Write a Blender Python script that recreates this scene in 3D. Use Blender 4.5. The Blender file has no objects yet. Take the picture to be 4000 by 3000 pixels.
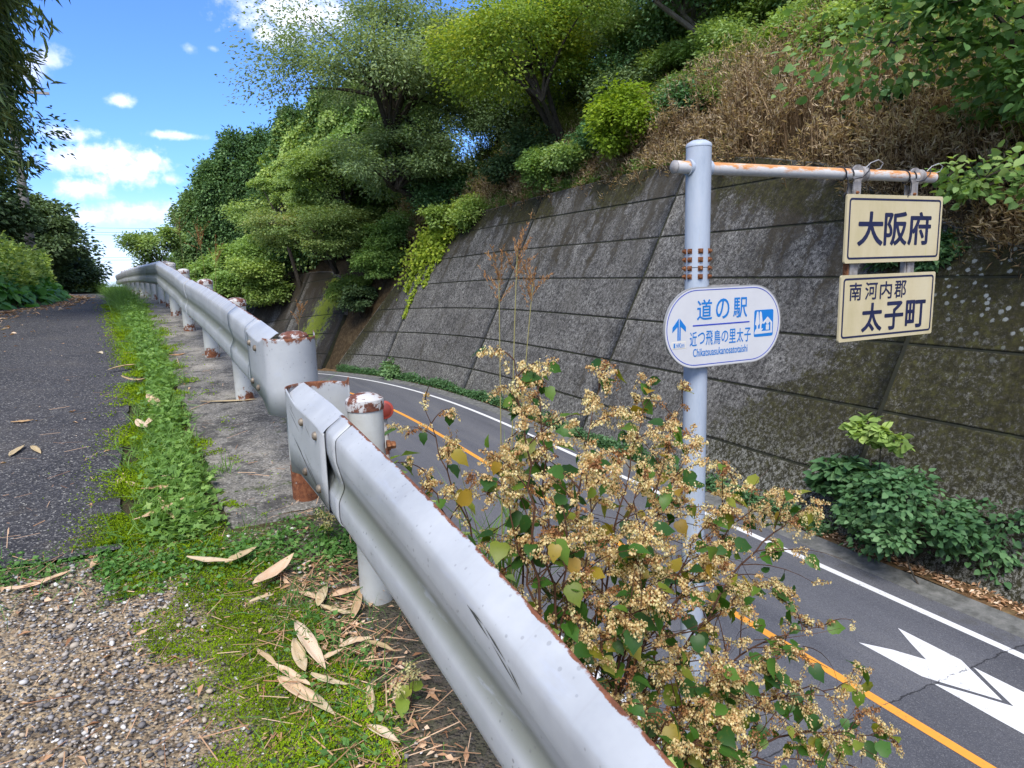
import bpy, math, random
import numpy as np
from mathutils import Vector, Matrix

sc = bpy.context.scene
COL = sc.collection
PI = math.pi
rad = math.radians

# ------------------------------------------------------------------ camera
cam_d = bpy.data.cameras.new('camera')
cam = bpy.data.objects.new('camera', cam_d)
COL.objects.link(cam)
cam_d.sensor_width = 36.0
cam_d.lens = 2660.0 / 4000.0 * 36.0
cam_d.clip_start = 0.02
cam_d.clip_end = 5000
_yaw, _pitch, _roll = rad(-25.165), rad(9.522), rad(1.718)
# the camera looks along the road (+Y), turned right, tilted down, rolled a little
cam.matrix_world = (Matrix.Rotation(_yaw, 4, 'Z') @ Matrix.Rotation(PI / 2 - _pitch, 4, 'X')
                    @ Matrix.Rotation(-_roll, 4, 'Z'))
sc.camera = cam

# ------------------------------------------------------------------ light
SUN_EL, SUN_AZ = rad(52), rad(215)     # azimuth measured clockwise from +Y
sun_d = bpy.data.lights.new('sun', 'SUN')
sun_d.energy = 1.9
sun_d.angle = rad(30)
sun_d.color = (1.0, 0.95, 0.88)
sun = bpy.data.objects.new('sun', sun_d)
COL.objects.link(sun)
_sd = Vector((math.sin(SUN_AZ) * math.cos(SUN_EL), math.cos(SUN_AZ) * math.cos(SUN_EL), math.sin(SUN_EL)))
sun.rotation_euler = _sd.to_track_quat('Z', 'Y').to_euler()
sun.location = _sd * 60

sc.view_settings.view_transform = 'Standard'
sc.view_settings.look = 'None'
sc.view_settings.gamma = 1.0
sc.view_settings.exposure = 1.5
sc.cycles.max_bounces = 6
sc.cycles.diffuse_bounces = 3
sc.cycles.glossy_bounces = 2
sc.cycles.transmission_bounces = 3
sc.cycles.transparent_max_bounces = 4
sc.cycles.caustics_reflective = False
sc.cycles.caustics_refractive = False


# ------------------------------------------------------------------ node helpers
class NT:
    def __init__(s, tree):
        s.t = tree
        s.l = tree.links

    def n(s, typ, **kw):
        nd = s.t.nodes.new(typ)
        for k, v in kw.items():
            setattr(nd, k, v)
        return nd

    def put(s, sock, v):
        if isinstance(v, bpy.types.NodeSocket):
            s.l.new(v, sock)
        elif v is not None:
            if isinstance(v, (tuple, list)) and sock.type == 'RGBA' and len(v) == 3:
                v = (*v, 1)
            sock.default_value = v

    def math(s, op, a, b=None, c=None, clamp=False):
        nd = s.n('ShaderNodeMath', operation=op, use_clamp=clamp)
        s.put(nd.inputs[0], a)
        if b is not None: s.put(nd.inputs[1], b)
        if c is not None: s.put(nd.inputs[2], c)
        return nd.outputs[0]

    def mul(s, a, b): return s.math('MULTIPLY', a, b)
    def add(s, a, b): return s.math('ADD', a, b)
    def sub(s, a, b): return s.math('SUBTRACT', a, b)

    def smooth(s, v, lo, hi, a=0.0, b=1.0):
        nd = s.n('ShaderNodeMapRange', interpolation_type='SMOOTHSTEP')
        s.put(nd.inputs['Value'], v)
        nd.inputs['From Min'].default_value = lo
        nd.inputs['From Max'].default_value = hi
        nd.inputs['To Min'].default_value = a
        nd.inputs['To Max'].default_value = b
        return nd.outputs['Result']

    def mix(s, f, a, b, mode='MIX'):
        nd = s.n('ShaderNodeMix', data_type='RGBA', blend_type=mode)
        s.put(nd.inputs[0], f)
        s.put(nd.inputs[6], a)
        s.put(nd.inputs[7], b)
        return nd.outputs[2]

    def noise(s, scale, detail=3, rough=.55, vec=None, dist=0.0):
        nd = s.n('ShaderNodeTexNoise')
        nd.inputs['Scale'].default_value = scale
        nd.inputs['Detail'].default_value = detail
        nd.inputs['Roughness'].default_value = rough
        nd.inputs['Distortion'].default_value = dist
        if vec is not None: s.l.new(vec, nd.inputs['Vector'])
        return nd.outputs['Fac']

    def voro(s, scale, feature='F1', out='Distance', vec=None, rnd=1.0):
        nd = s.n('ShaderNodeTexVoronoi', feature=feature)
        nd.inputs['Scale'].default_value = scale
        nd.inputs['Randomness'].default_value = rnd
        if vec is not None: s.l.new(vec, nd.inputs['Vector'])
        return nd.outputs[out]

    def ramp(s, f, stops, interp='LINEAR'):
        nd = s.n('ShaderNodeValToRGB')
        cr = nd.color_ramp
        cr.interpolation = interp
        while len(cr.elements) < len(stops): cr.elements.new(0.5)
        for e, (p, c) in zip(cr.elements, stops):
            e.position = p
            e.color = (*c, 1) if len(c) == 3 else c
        s.put(nd.inputs[0], f)
        return nd.outputs[0]

    def coord(s, which='Object'):
        return s.n('ShaderNodeTexCoord').outputs[which]

    def pos(s):
        return s.n('ShaderNodeNewGeometry').outputs['Position']

    def sep(s, v):
        nd = s.n('ShaderNodeSeparateXYZ')
        s.l.new(v, nd.inputs[0])
        return nd.outputs

    def scalev(s, v, sx, sy, sz):
        nd = s.n('ShaderNodeMapping')
        nd.inputs['Scale'].default_value = (sx, sy, sz)
        s.l.new(v, nd.inputs['Vector'])
        return nd.outputs[0]

    def attr(s, name, out='Fac'):
        return s.n('ShaderNodeAttribute', attribute_name=name).outputs[out]

    def bump(s, h, strength=.5, dist=.01, normal=None):
        nd = s.n('ShaderNodeBump')
        nd.inputs['Strength'].default_value = strength
        nd.inputs['Distance'].default_value = dist
        s.l.new(h, nd.inputs['Height'])
        if normal is not None: s.l.new(normal, nd.inputs['Normal'])
        return nd.outputs[0]


def mat(name, color=None, rough=.8, metal=0.0, spec=.3):
    m = bpy.data.materials.new(name)
    m.use_nodes = True
    nt = NT(m.node_tree)
    b = m.node_tree.nodes['Principled BSDF']
    b.inputs['Roughness'].default_value = rough
    b.inputs['Metallic'].default_value = metal
    b.inputs['Specular IOR Level'].default_value = spec
    if color is not None: nt.put(b.inputs['Base Color'], color)
    return m, nt, b


# ------------------------------------------------------------------ sky
world = bpy.data.worlds.new('World')
sc.world = world
world.use_nodes = True
wt = NT(world.node_tree)
bg = world.node_tree.nodes['Background']
sky = wt.n('ShaderNodeTexSky', sky_type='NISHITA')
sky.sun_disc = False
sky.sun_elevation = SUN_EL
sky.sun_rotation = SUN_AZ
sky.air_density = 1.0
sky.dust_density = 0.6
sky.ozone_density = 2.5
dirv = wt.coord('Generated')
dx, dy, dz_ = wt.sep(dirv)
yy = wt.math('MAXIMUM', dy, 0.02)
su = wt.math('DIVIDE', dx, yy)
sv = wt.math('DIVIDE', dz_, yy)
cmb = wt.n('ShaderNodeCombineXYZ')
wt.l.new(su, cmb.inputs[0])
wt.l.new(sv, cmb.inputs[1])
cv = cmb.outputs[0]
wob = wt.noise(30.0, 6, .62, cv)
wob2 = wt.noise(85.0, 4, .6, cv)
wsum = wt.add(wt.mul(wt.sub(wob, .5), 2.4), wt.mul(wt.sub(wob2, .5), 1.0))
# clouds that stand over the far end of the road: centre, half size, amount
CLOUDS = [(0.169, 0.347, 0.081, 0.036, 1),(0.137, 0.315, 0.03, 0.017, 0.9),(-0.116, 0.263, 0.016, 0.013, 0.7),(-0.141, 0.247, 0.023, 0.021, 0.5),(-0.05, 0.219, 0.016, 0.008, 0.8),(-0.108, 0.176, 0.027, 0.009, 0.85),(0.009, 0.181, 0.034, 0.005, 0.75),(-0.08, 0.148, 0.058, 0.019, 1),(-0.051, 0.132, 0.039, 0.017, 1),(-0.024, 0.147, 0.021, 0.016, 1),(-0.003, 0.127, 0.012, 0.007, 0.7),(-0.101, 0.113, 0.035, 0.012, 0.9),(-0.044, 0.085, 0.058, 0.013, 0.7),(-0.095, 0.079, 0.03, 0.009, 0.8),(0.035, 0.287, 0.008, 0.006, 0.3),(0.062, 0.29, 0.007, 0.004, 0.3)]
mask = None
for (cu, cw, ru, rw, amt) in CLOUDS:
    a = wt.math('DIVIDE', wt.sub(su, cu), ru)
    b = wt.math('DIVIDE', wt.sub(sv, cw), rw)
    d = wt.math('SQRT', wt.add(wt.mul(a, a), wt.mul(b, b)))
    m_ = wt.mul(wt.smooth(wt.add(d, wsum), 1.35, 0.10), amt)
    mask = m_ if mask is None else wt.math('MAXIMUM', mask, m_)
mask = wt.mul(mask, wt.smooth(dy, 0.05, 0.3))
# unseen broken cloud added behind and above the camera to whiten ambient light
gen = wt.noise(2.2, 5, .6, wt.scalev(dirv, 1, 1, 1.8))
back = wt.mul(wt.smooth(gen, .40, .58), wt.smooth(dy, .55, .15))
mask = wt.math('MAXIMUM', mask, wt.mul(back, .9))
# pale band of vapour near the horizon
hz = wt.mul(wt.smooth(dz_, 0.13, 0.0), .75)
skyc = wt.mix(1.0, sky.outputs[0], (0.40, 0.60, 1.0), 'MULTIPLY')
skyc = wt.mix(hz, skyc, (4.4, 5.3, 7.0))
shade = wt.ramp(wt.noise(40.0, 4, .55, cv), [(.34, (3.6, 4.1, 5.4)), (.60, (5.9, 6.0, 6.6))])
wt.put(bg.inputs['Color'], wt.mix(mask, skyc, shade))
bg.inputs['Strength'].default_value = 0.10


# ------------------------------------------------------------------ object helpers
def tag(o, label=None, cat=None, group=None, kind=None):
    if label: o['label'] = label
    if cat: o['category'] = cat
    if group: o['group'] = group
    if kind: o['kind'] = kind
    return o


def link(name, me, m=None, parent=None):
    o = bpy.data.objects.new(name, me)
    COL.objects.link(o)
    if m is not None and me is not None and len(me.materials) == 0: me.materials.append(m)
    if parent is not None: o.parent = parent
    return o


def empty(name, loc, label, cat, group=None):
    o = bpy.data.objects.new(name, None)
    COL.objects.link(o)
    o.empty_display_size = .1
    o.location = loc
    return tag(o, label, cat, group)


def unparent_offset(parent, V):
    """world coordinates -> the parent's local ones (parents here are only translated)"""
    return np.asarray(V, float) - np.array(parent.location)


def mesh_np(name, V, faces, attrs=None, smooth=False):
    V = np.ascontiguousarray(V, dtype=np.float32).reshape(-1, 3)
    me = bpy.data.meshes.new(name)
    me.vertices.add(len(V))
    me.vertices.foreach_set('co', V.ravel())
    fl = [np.ascontiguousarray(f, dtype=np.int32) for f in faces if len(f)]
    nl = sum(f.size for f in fl)
    npol = sum(len(f) for f in fl)
    me.loops.add(nl)
    me.polygons.add(npol)
    me.loops.foreach_set('vertex_index', np.concatenate([f.ravel() for f in fl]))
    tot = np.concatenate([np.full(len(f), f.shape[1], np.int32) for f in fl])
    st = np.concatenate([[0], np.cumsum(tot)[:-1]]).astype(np.int32)
    me.polygons.foreach_set('loop_start', st)
    if smooth: me.polygons.foreach_set('use_smooth', np.ones(npol, dtype=bool))
    for k, a in (attrs or {}).items():
        at = me.attributes.new(k, 'FLOAT', 'POINT')
        at.data.foreach_set('value', np.ascontiguousarray(a, dtype=np.float32))
    me.update(calc_edges=True)
    return me


class MB:
    """collects shapes and links them as one mesh object"""
    def __init__(s):
        s.v, s.f, s.a = [], [], []

    def add(s, V, F, a=0.0):
        o = len(s.v)
        V = [tuple(map(float, p)) for p in V]
        s.v += V
        s.f += [tuple(i + o for i in f) for f in F]
        s.a += (list(a) if hasattr(a, '__len__') else [a] * len(V))
        return s

    def box(s, c, sz, rz=0.0, a=0.0, M=None, bev=0.0):
        x, y, z = [q / 2 for q in sz]
        if bev:
            b = min(bev, x * .9, y * .9, z * .9)
            V = []
            for sx in (-1, 1):
                for sy in (-1, 1):
                    for szz in (-1, 1):
                        V += [(sx * (x - b), sy * (y - b), szz * z), (sx * (x - b), sy * y, szz * (z - b)), (sx * x, sy * (y - b), szz * (z - b))]
            import bmesh
            bm = bmesh.new()
            for p in V: bm.verts.new(p)
            r = bmesh.ops.convex_hull(bm, input=bm.verts)
            bm.verts.ensure_lookup_table()
            bm.verts.index_update()
            V = [v.co.copy() for v in bm.verts]
            F = [[v.index for v in f.verts] for f in bm.faces]
            bm.free()
        else:
            V = [Vector((i * x, j * y, k * z)) for i in (-1, 1) for j in (-1, 1) for k in (-1, 1)]
            F = [(0, 1, 3, 2), (4, 6, 7, 5), (0, 4, 5, 1), (2, 3, 7, 6), (0, 2, 6, 4), (1, 5, 7, 3)]
        R = M if M is not None else Matrix.Rotation(rz, 3, 'Z')
        return s.add([R @ Vector(p) + Vector(c) for p in V], F, a)

    def tube(s, P, r, n=8, cap=True, a=0.0):
        P = [Vector(p) for p in P]
        if not hasattr(r, '__len__'): r = [r] * len(P)
        V, F = [], []
        prev = None
        for i, p in enumerate(P):
            t = (P[min(i + 1, len(P) - 1)] - P[max(i - 1, 0)])
            if t.length < 1e-9: t = Vector((0, 0, 1))
            t.normalize()
            if prev is None:
                u = t.orthogonal().normalized()
            else:
                u = prev - t * prev.dot(t)
                if u.length < 1e-6: u = t.orthogonal()
                u.normalize()
            prev = u
            w = t.cross(u)
            for k in range(n):
                an = 2 * PI * k / n
                V.append(p + (u * math.cos(an) + w * math.sin(an)) * r[i])
        for i in range(len(P) - 1):
            for k in range(n):
                F.append((i * n + k, i * n + (k + 1) % n, (i + 1) * n + (k + 1) % n, (i + 1) * n + k))
        if cap:
            F.append(tuple(range(n - 1, -1, -1)))
            F.append(tuple((len(P) - 1) * n + k for k in range(n)))
        return s.add(V, F, a)

    def lathe(s, prof, c, n=24, axis=(0, 0, 1), a=0.0, cap=True):
        """prof: list of (radius, height along axis)"""
        q = Vector(axis).normalized().to_track_quat('Z', 'Y').to_matrix()
        V, F = [], []
        for r, h in prof:
            for k in range(n):
                an = 2 * PI * k / n
                V.append(q @ Vector((r * math.cos(an), r * math.sin(an), h)) + Vector(c))
        for i in range(len(prof) - 1):
            for k in range(n):
                F.append((i * n + k, i * n + (k + 1) % n, (i + 1) * n + (k + 1) % n, (i + 1) * n + k))
        if cap:
            F.append(tuple(range(n - 1, -1, -1)))
            F.append(tuple((len(prof) - 1) * n + k for k in range(n)))
        return s.add(V, F, a)

    def prism_y(s, poly, y0, y1, a=0.0):
        """polygon in (x, z), extruded from y0 (front) to y1"""
        n = len(poly)
        V = [(x, y0, z) for x, z in poly] + [(x, y1, z) for x, z in poly]
        F = [tuple(range(n)), tuple(range(2 * n - 1, n - 1, -1))]
        F += [(k, k + n, (k + 1) % n + n, (k + 1) % n) for k in range(n)]
        return s.add(V, F, a)

    def build(s, name, m, parent=None, smooth=False, attr=None):
        me = bpy.data.meshes.new(name)
        V = s.v
        if parent is not None:
            L = parent.matrix_basis.translation if parent.type != 'EMPTY' else Vector(parent.location)
            pp = parent
            off = Vector((0, 0, 0))
            while pp is not None:
                off += Vector(pp.location)
                pp = pp.parent
            V = [(p[0] - off[0], p[1] - off[1], p[2] - off[2]) for p in V]
        me.from_pydata(V, [], s.f)
        if attr:
            at = me.attributes.new(attr, 'FLOAT', 'POINT')
            at.data.foreach_set('value', np.array(s.a, dtype=np.float32))
        if smooth:
            me.polygons.foreach_set('use_smooth', np.ones(len(me.polygons), dtype=bool))
            try: me.set_sharp_from_angle(angle=rad(38))
            except Exception: pass
        me.update()
        return link(name, me, m, parent)


def children(o):
    return [c for c in bpy.data.objects if c.parent == o]


# ------------------------------------------------------------------ lie of the land
GY = [-4, 0, .74, 1.3, 2.64, 3.6, 5.73, 7.57, 10.3, 12.14, 13.3, 17.5, 21, 25, 29, 35, 45, 60, 90]
GZ = [-2.2, -1.66, -1.56, -1.48, -1.33, -1.17, -.96, -.81, -.66, -.555, -.5, -.46, -.44, -.45, -.5, -.8, -1.8, -3.4, -7]
PYY = [-4, .7, 2.64, 3.6, 5.73, 7.57, 10.3, 12.14, 13.3, 17.5, 21, 25, 29, 45, 60, 90]
PXX = [.85, .69, .58, .5, .345, .19, -.03, -.19, -.25, -.67, -1.04, -1.52, -2.03, -5, -9, -20]
def zt(x, y): return np.interp(y, GY, GZ) + .03 * np.maximum(0, -np.asarray(x) - .5)
def postx(y): return np.interp(y, PYY, PXX)
def curve(y): return np.where(np.asarray(y) < 22, 0, -.0052 * np.maximum(np.asarray(y) - 22, 0) ** 2)
def dzr(y): return np.maximum(-.0016 * np.maximum(np.asarray(y) - 26, 0) ** 2, -4)
def pathR(y): return np.interp(y, [-4, 3.4, 5.8, 7.3, 10.1, 14.9, 21, 25, 29, 35, 60], [-.3, -.4, -.45, -.51, -.79, -1.27, -1.85, -2.3, -2.75, -3.5, -9])
def pathL(y): return np.interp(y, [-4, 3.4, 9, 14, 16, 19, 22, 25, 29, 35, 60], [-3.4, -3.2, -3.0, -2.8, -2.45, -2.6, -3.0, -3.7, -4.5, -5.3, -12])
ROADZ = -5.8
WY = [-10, 4, 7.9, 8.85, 9.95, 12.24, 13.7, 16.3, 18.8, 24, 37.4, 48, 52, 56, 68, 80, 130]
WH = [2, 3.5, 5.9, 6.16, 6.6, 7.6, 8.36, 8.94, 9.4, 9.5, 9.25, 8.0, 7.6, 7.6, 7.6, 7, 5]
def hw(y): return np.interp(y, WY, WH)
def hill(x, y):
    hT = hw(y)
    Xb = 11.9 + curve(y)
    Xt = Xb + .5 * hT
    d = np.clip(np.asarray(x) - Xt, -50, 60)
    up = hT + .8 * d * (1 - .008 * np.clip(d, 0, 60)) * np.interp(y, [50, 62, 88], [1, .55, .15])
    return ROADZ + dzr(y) + np.minimum(2 * (np.asarray(x) - Xb) - .5, up)
def vnoise(x, y, s, seed=0):
    """smooth value noise for placing things"""
    x = np.asarray(x) * s + seed * 17.3
    y = np.asarray(y) * s + seed * 9.1
    xi, yi = np.floor(x), np.floor(y)
    fx, fy = x - xi, y - yi
    fx, fy = fx * fx * (3 - 2 * fx), fy * fy * (3 - 2 * fy)
    def h(a, b):
        t = np.sin(a * 127.1 + b * 311.7 + seed * 74.7) * 43758.5453
        return t - np.floor(t)
    return (h(xi, yi) * (1 - fx) + h(xi + 1, yi) * fx) * (1 - fy) + (h(xi, yi + 1) * (1 - fx) + h(xi + 1, yi + 1) * fx) * fy
def zbank(x, y):
    """top of the terrace with the bank on the left of the path"""
    l = pathL(y) - .05 - np.asarray(x)
    return zt(x, y) + np.where(l > 0, np.minimum(.45 * l, 1.2 + .12 * l), 0)

# ------------------------------------------------------------------ ground materials
def m_asphalt_path():
    m, t, b = mat('path_asphalt', rough=.9, spec=.2)
    v = t.coord()
    big = t.noise(1.3, 5, .6, v)
    base = t.ramp(big, [(.3, (.028, .028, .031)), (.55, (.043, .042, .044)), (.75, (.060, .055, .050))])
    cell = t.voro(120, 'F1', 'Color', v)
    cs = t.n('ShaderNodeSeparateColor')
    t.l.new(cell, cs.inputs[0])
    stone = t.smooth(cs.outputs[0], .62, .95)
    c = t.mix(t.mul(stone, .75), base, (.135, .13, .125))
    c = t.mix(t.smooth(cs.outputs[1], .93, .99), c, (.26, .25, .22))
    # dust and leaf crumbs that have gathered near the joint
    dust = t.smooth(t.noise(3.2, 6, .7, v), .55, .72)
    c = t.mix(t.mul(dust, .35), c, (.085, .068, .048))
    t.put(b.inputs['Base Color'], c)
    h = t.add(t.voro(120, 'F1', 'Distance', v), t.mul(t.noise(60, 3, .6, v), .6))
    t.put(b.inputs['Normal'], t.bump(h, .9, .006))
    return m


def m_asphalt_road():
    m, t, b = mat('road_asphalt', rough=.82, spec=.3)
    v = t.coord()
    x, y, z = t.sep(v)
    st = t.noise(1.2, 4, .6, t.scalev(v, 1.6, .12, 1))
    base = t.ramp(st, [(.3, (.070, .072, .082)), (.5, (.090, .092, .103)), (.7, (.115, .114, .118))])
    # wheel tracks polished paler along the lane
    track = t.math('ABSOLUTE', t.math('SINE', t.mul(t.sub(x, 7.79), 1.15)))
    base = t.mix(t.mul(t.smooth(track, .5, 1.0), .28), base, (.135, .135, .142))
    # an older, darker length of surfacing this side of the cross seam
    old = t.smooth(t.add(y, t.mul(t.noise(6, 3, .5, v), .12)), 5.42, 5.36)
    base = t.mix(t.mul(old, .45), base, (.045, .047, .055))
    sp = t.voro(95, 'F1', 'Color', v)
    cs = t.n('ShaderNodeSeparateColor')
    t.l.new(sp, cs.inputs[0])
    c = t.mix(t.mul(t.smooth(cs.outputs[0], .7, 1.0), .5), base, (.2, .2, .205))
    c = t.mix(t.mul(t.smooth(cs.outputs[1], .75, 1.0), .5), c, (.02, .02, .024))
    edge = t.smooth(t.noise(2.5, 5, .65, v), .5, .7)
    shoulder = t.mul(edge, t.smooth(x, 10.5, 10.9))
    c = t.mix(t.mul(shoulder, .6), c, (.06, .058, .045))
    crack = t.smooth(t.math('ABSOLUTE', t.sub(t.add(y, t.mul(t.noise(5, 4, .6, v), .16)), 5.40)), .018, .006)
    c = t.mix(t.mul(crack, .8), c, (.012, .012, .014))
    t.put(b.inputs['Base Color'], c)
    t.put(b.inputs['Normal'], t.bump(t.add(t.voro(95, 'F1', 'Distance', v), t.noise(50, 2, .6, v)), .5, .004))
    return m


def m_paint(name, col):
    m, t, b = mat(name, rough=.6, spec=.3)
    v = t.coord()
    n = t.noise(5, 6, .7, v)
    fine = t.noise(70, 3, .6, v)
    c = t.mix(t.mul(t.smooth(n, .45, .8), .25), col, tuple(q * .7 for q in col))
    # dark cracks and worn flecks that show the asphalt
    w = t.n('ShaderNodeTexVoronoi', feature='DISTANCE_TO_EDGE')
    w.inputs['Scale'].default_value = 3.2
    wv = t.n('ShaderNodeVectorMath', operation='ADD')
    t.l.new(v, wv.inputs[0])
    nn = t.n('ShaderNodeTexNoise')
    nn.inputs['Scale'].default_value = 6
    t.l.new(v, nn.inputs['Vector'])
    t.l.new(nn.outputs['Color'], wv.inputs[1])
    t.l.new(wv.outputs[0], w.inputs['Vector'])
    cr = t.mul(t.smooth(w.outputs['Distance'], .012, .003), t.smooth(t.noise(1.1, 3, .5, v), .5, .6))
    flk = t.smooth(t.add(fine, t.mul(n, .35)), .86, .93)
    c = t.mix(t.math('MAXIMUM', t.mul(cr, .8), t.mul(flk, .85)), c, (.07, .07, .075))
    x, y, z = t.sep(v)
    seam = t.smooth(t.math('ABSOLUTE', t.sub(t.add(y, t.mul(t.noise(9, 4, .6, v), .16)), 5.40)), .016, .006)
    seam = t.mul(seam, t.smooth(t.noise(14, 2, .5, v), .38, .5))
    c = t.mix(t.mul(seam, .8), c, (.06, .06, .062))
    t.put(b.inputs['Base Color'], c)
    t.put(b.inputs['Normal'], t.bump(fine, .25, .003))
    return m


def m_gravel_apron():
    m, t, b = mat('gravelly_concrete', rough=.92, spec=.2)
    v = t.coord()
    def stones(sc_):
        cell = t.voro(sc_, 'F1', 'Color', v)
        d = t.voro(sc_, 'F1', 'Distance', v)
        cs = t.n('ShaderNodeSeparateColor')
        t.l.new(cell, cs.inputs[0])
        col = t.ramp(cs.outputs[0], [(0, (.06, .056, .052)), (.3, (.15, .14, .13)), (.5, (.25, .21, .15)), (.68, (.36, .30, .22)), (.85, (.21, .21, .22)), (.97, (.58, .56, .52))])
        return cs, d, col
    cs, d, col = stones(78)
    sand = t.ramp(t.noise(22, 6, .78, v), [(.36, (.05, .04, .03)), (.5, (.21, .155, .095)), (.62, (.46, .35, .21))])
    instone = t.mul(t.smooth(d, .56, .42), t.smooth(cs.outputs[1], .2, .3))
    c = t.mix(instone, sand, col)
    dark = t.smooth(t.noise(7.0, 6, .75, v), .52, .66)
    c = t.mix(t.mul(dark, .30), c, (.10, .09, .075))
    # thin dark film of moss where the apron turns green
    x, y, z = t.sep(v)
    wm = t.add(t.add(x, t.mul(t.sub(t.noise(3.5, 5, .65, v), .5), .75)), t.mul(t.sub(y, 2.6), .12))
    moss = t.mul(t.smooth(wm, -.12, .06), t.smooth(t.noise(24, 4, .7, v), .36, .58))
    c = t.mix(moss, c, t.ramp(t.noise(45, 3, .6, v), [(.3, (.028, .042, .006)), (.65, (.085, .13, .012))]))
    soil = t.mul(t.smooth(t.add(x, t.mul(t.noise(6, 4, .6, v), .3)), .34, .56), .85)
    c = t.mix(soil, c, t.ramp(t.noise(40, 5, .75, v), [(.3, (.035, .029, .022)), (.6, (.095, .08, .062)), (.78, (.24, .21, .17))]))
    t.put(b.inputs['Base Color'], c)
    h = t.add(t.mul(t.smooth(d, .7, .1), .7), t.mul(t.noise(40, 5, .7, v), .8))
    t.put(b.inputs['Normal'], t.bump(h, 1.0, .012))
    return m


def m_strip():
    m, t, b = mat('old_concrete', rough=.92, spec=.2)
    v = t.coord()
    n = t.noise(1.9, 6, .68, v)
    c = t.ramp(n, [(.28, (.055, .053, .050)), (.45, (.13, .122, .105)), (.6, (.235, .215, .175)), (.75, (.30, .275, .23))])
    f = t.voro(110, 'F1', 'Color', v)
    cs = t.n('ShaderNodeSeparateColor')
    t.l.new(f, cs.inputs[0])
    c = t.mix(t.mul(t.smooth(cs.outputs[0], .6, 1), .55), c, (.36, .34, .30))
    c = t.mix(t.mul(t.smooth(cs.outputs[1], .7, 1), .6), c, (.03, .03, .03))
    blk = t.smooth(t.noise(4.5, 7, .8, v), .49, .60)
    c = t.mix(t.mul(blk, .72), c, (.030, .029, .027))
    mo = t.mul(t.smooth(t.noise(3.3, 5, .7, v), .6, .7), t.smooth(t.noise(30, 3, .6, v), .4, .6))
    c = t.mix(mo, c, (.05, .07, .012))
    t.put(b.inputs['Base Color'], c)
    t.put(b.inputs['Normal'], t.bump(t.add(t.noise(35, 6, .75, v), t.mul(n, 1.2)), .8, .01))
    return m


def m_soil(name, a, bb, c_):
    m, t, b = mat(name, rough=.95, spec=.1)
    v = t.coord()
    c = t.ramp(t.noise(3.5, 7, .72, v), [(.3, a), (.5, bb), (.7, c_)])
    t.put(b.inputs['Base Color'], c)
    t.put(b.inputs['Normal'], t.bump(t.noise(14, 6, .75, v), 1.0, .05))
    return m


M_PATH = m_asphalt_path()
M_ROAD = m_asphalt_road()
M_WHITE = m_paint('white_road_paint', (.66, .66, .65))
M_ORANGE = m_paint('orange_road_paint', (.72, .30, .045))
M_APRON = m_gravel_apron()
M_STRIP = m_strip()
M_SOIL = m_soil('verge_soil', (.035, .030, .018), (.07, .06, .032), (.10, .10, .04))
M_HILL = m_soil('hill_soil', (.022, .016, .009), (.055, .038, .02), (.10, .075, .04))
M_BANK = m_soil('bank_soil', (.03, .03, .014), (.055, .06, .022), (.08, .09, .03))
M_LITTER = m_soil('leaf_litter_soil', (.06, .035, .018), (.15, .09, .045), (.22, .16, .08))


def grid_obj(name, xs_fn, ys, z_fn, m, kind='structure', nx=None, noise=0.0, seed=0):
    """sheet whose x samples follow xs_fn(y)"""
    rows = []
    for y in ys:
        xs = np.asarray(xs_fn(y), float)
        rows.append(np.stack([xs, np.full_like(xs, y), z_fn(xs, np.full_like(xs, y))], 1))
    V = np.stack(rows)
    ny, nx = V.shape[:2]
    if noise:
        V[..., 2] += noise * (vnoise(V[..., 0], V[..., 1], 3, seed) - .5) + noise * .6 * (vnoise(V[..., 0], V[..., 1], 9, seed + 1) - .5)
    i = np.arange(ny - 1)[:, None] * nx + np.arange(nx - 1)[None]
    F = np.stack([i, i + 1, i + nx + 1, i + nx], -1).reshape(-1, 4)
    o = link(name, mesh_np(name, V.reshape(-1, 3), [F], smooth=True), m)
    return tag(o, kind=kind)


# far ground, to the horizon, far below the cut
gm = MB()
gm.add([(-2500, -2500, -16), (2500, -2500, -16), (2500, 2500, -16), (-2500, 2500, -16)], [(0, 1, 2, 3)])
tag(gm.build('ground', M_BANK), kind='structure')

YS = np.concatenate([np.arange(-6, 6, .12), np.arange(6, 30, .4), np.arange(30, 92, 1.5)])
# terrace that carries the upper path, with the bank on its left
def tx(y):
    xe = postx(y) + .42
    l = pathL(y)
    return np.concatenate([[l - 40, l - 25, l - 14, l - 9, l - 6, l - 4, l - 2.5, l - 1.4, l - .7, l - .2], np.linspace(l + .1, xe - .05, 26), [xe]])
def tz(x, y): return zbank(x, y) - np.where(y < 3.46, .07, .008)
grid_obj('terrace', tx, YS, tz, M_SOIL)

# steep bank from the terrace down to the lower road
def sx_(y):
    xe = postx(y) + .42
    x1 = np.maximum(4.5 + curve(y), xe + 1.2)
    return np.concatenate([xe + (np.linspace(0, 1, 16) ** 1.0) * (x1 - .9 - xe), [x1 - .45, x1]])
def sz_(x, y):
    xe = postx(y) + .42
    x1 = np.maximum(4.5 + curve(y), xe + 1.2)
    f = np.clip((x - xe) / (x1 - .9 - xe), 0, 1)
    z0, z1 = zt(xe, y) - .03, ROADZ + dzr(y)
    return z0 + (z1 - z0) * np.minimum(1, f * 1.15 + .10 * np.sin(f * PI)) + np.where(x >= x1 - .01, 0.0, 0)
grid_obj('embankment', sx_, YS, sz_, M_SOIL, noise=.10, seed=4)

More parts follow.
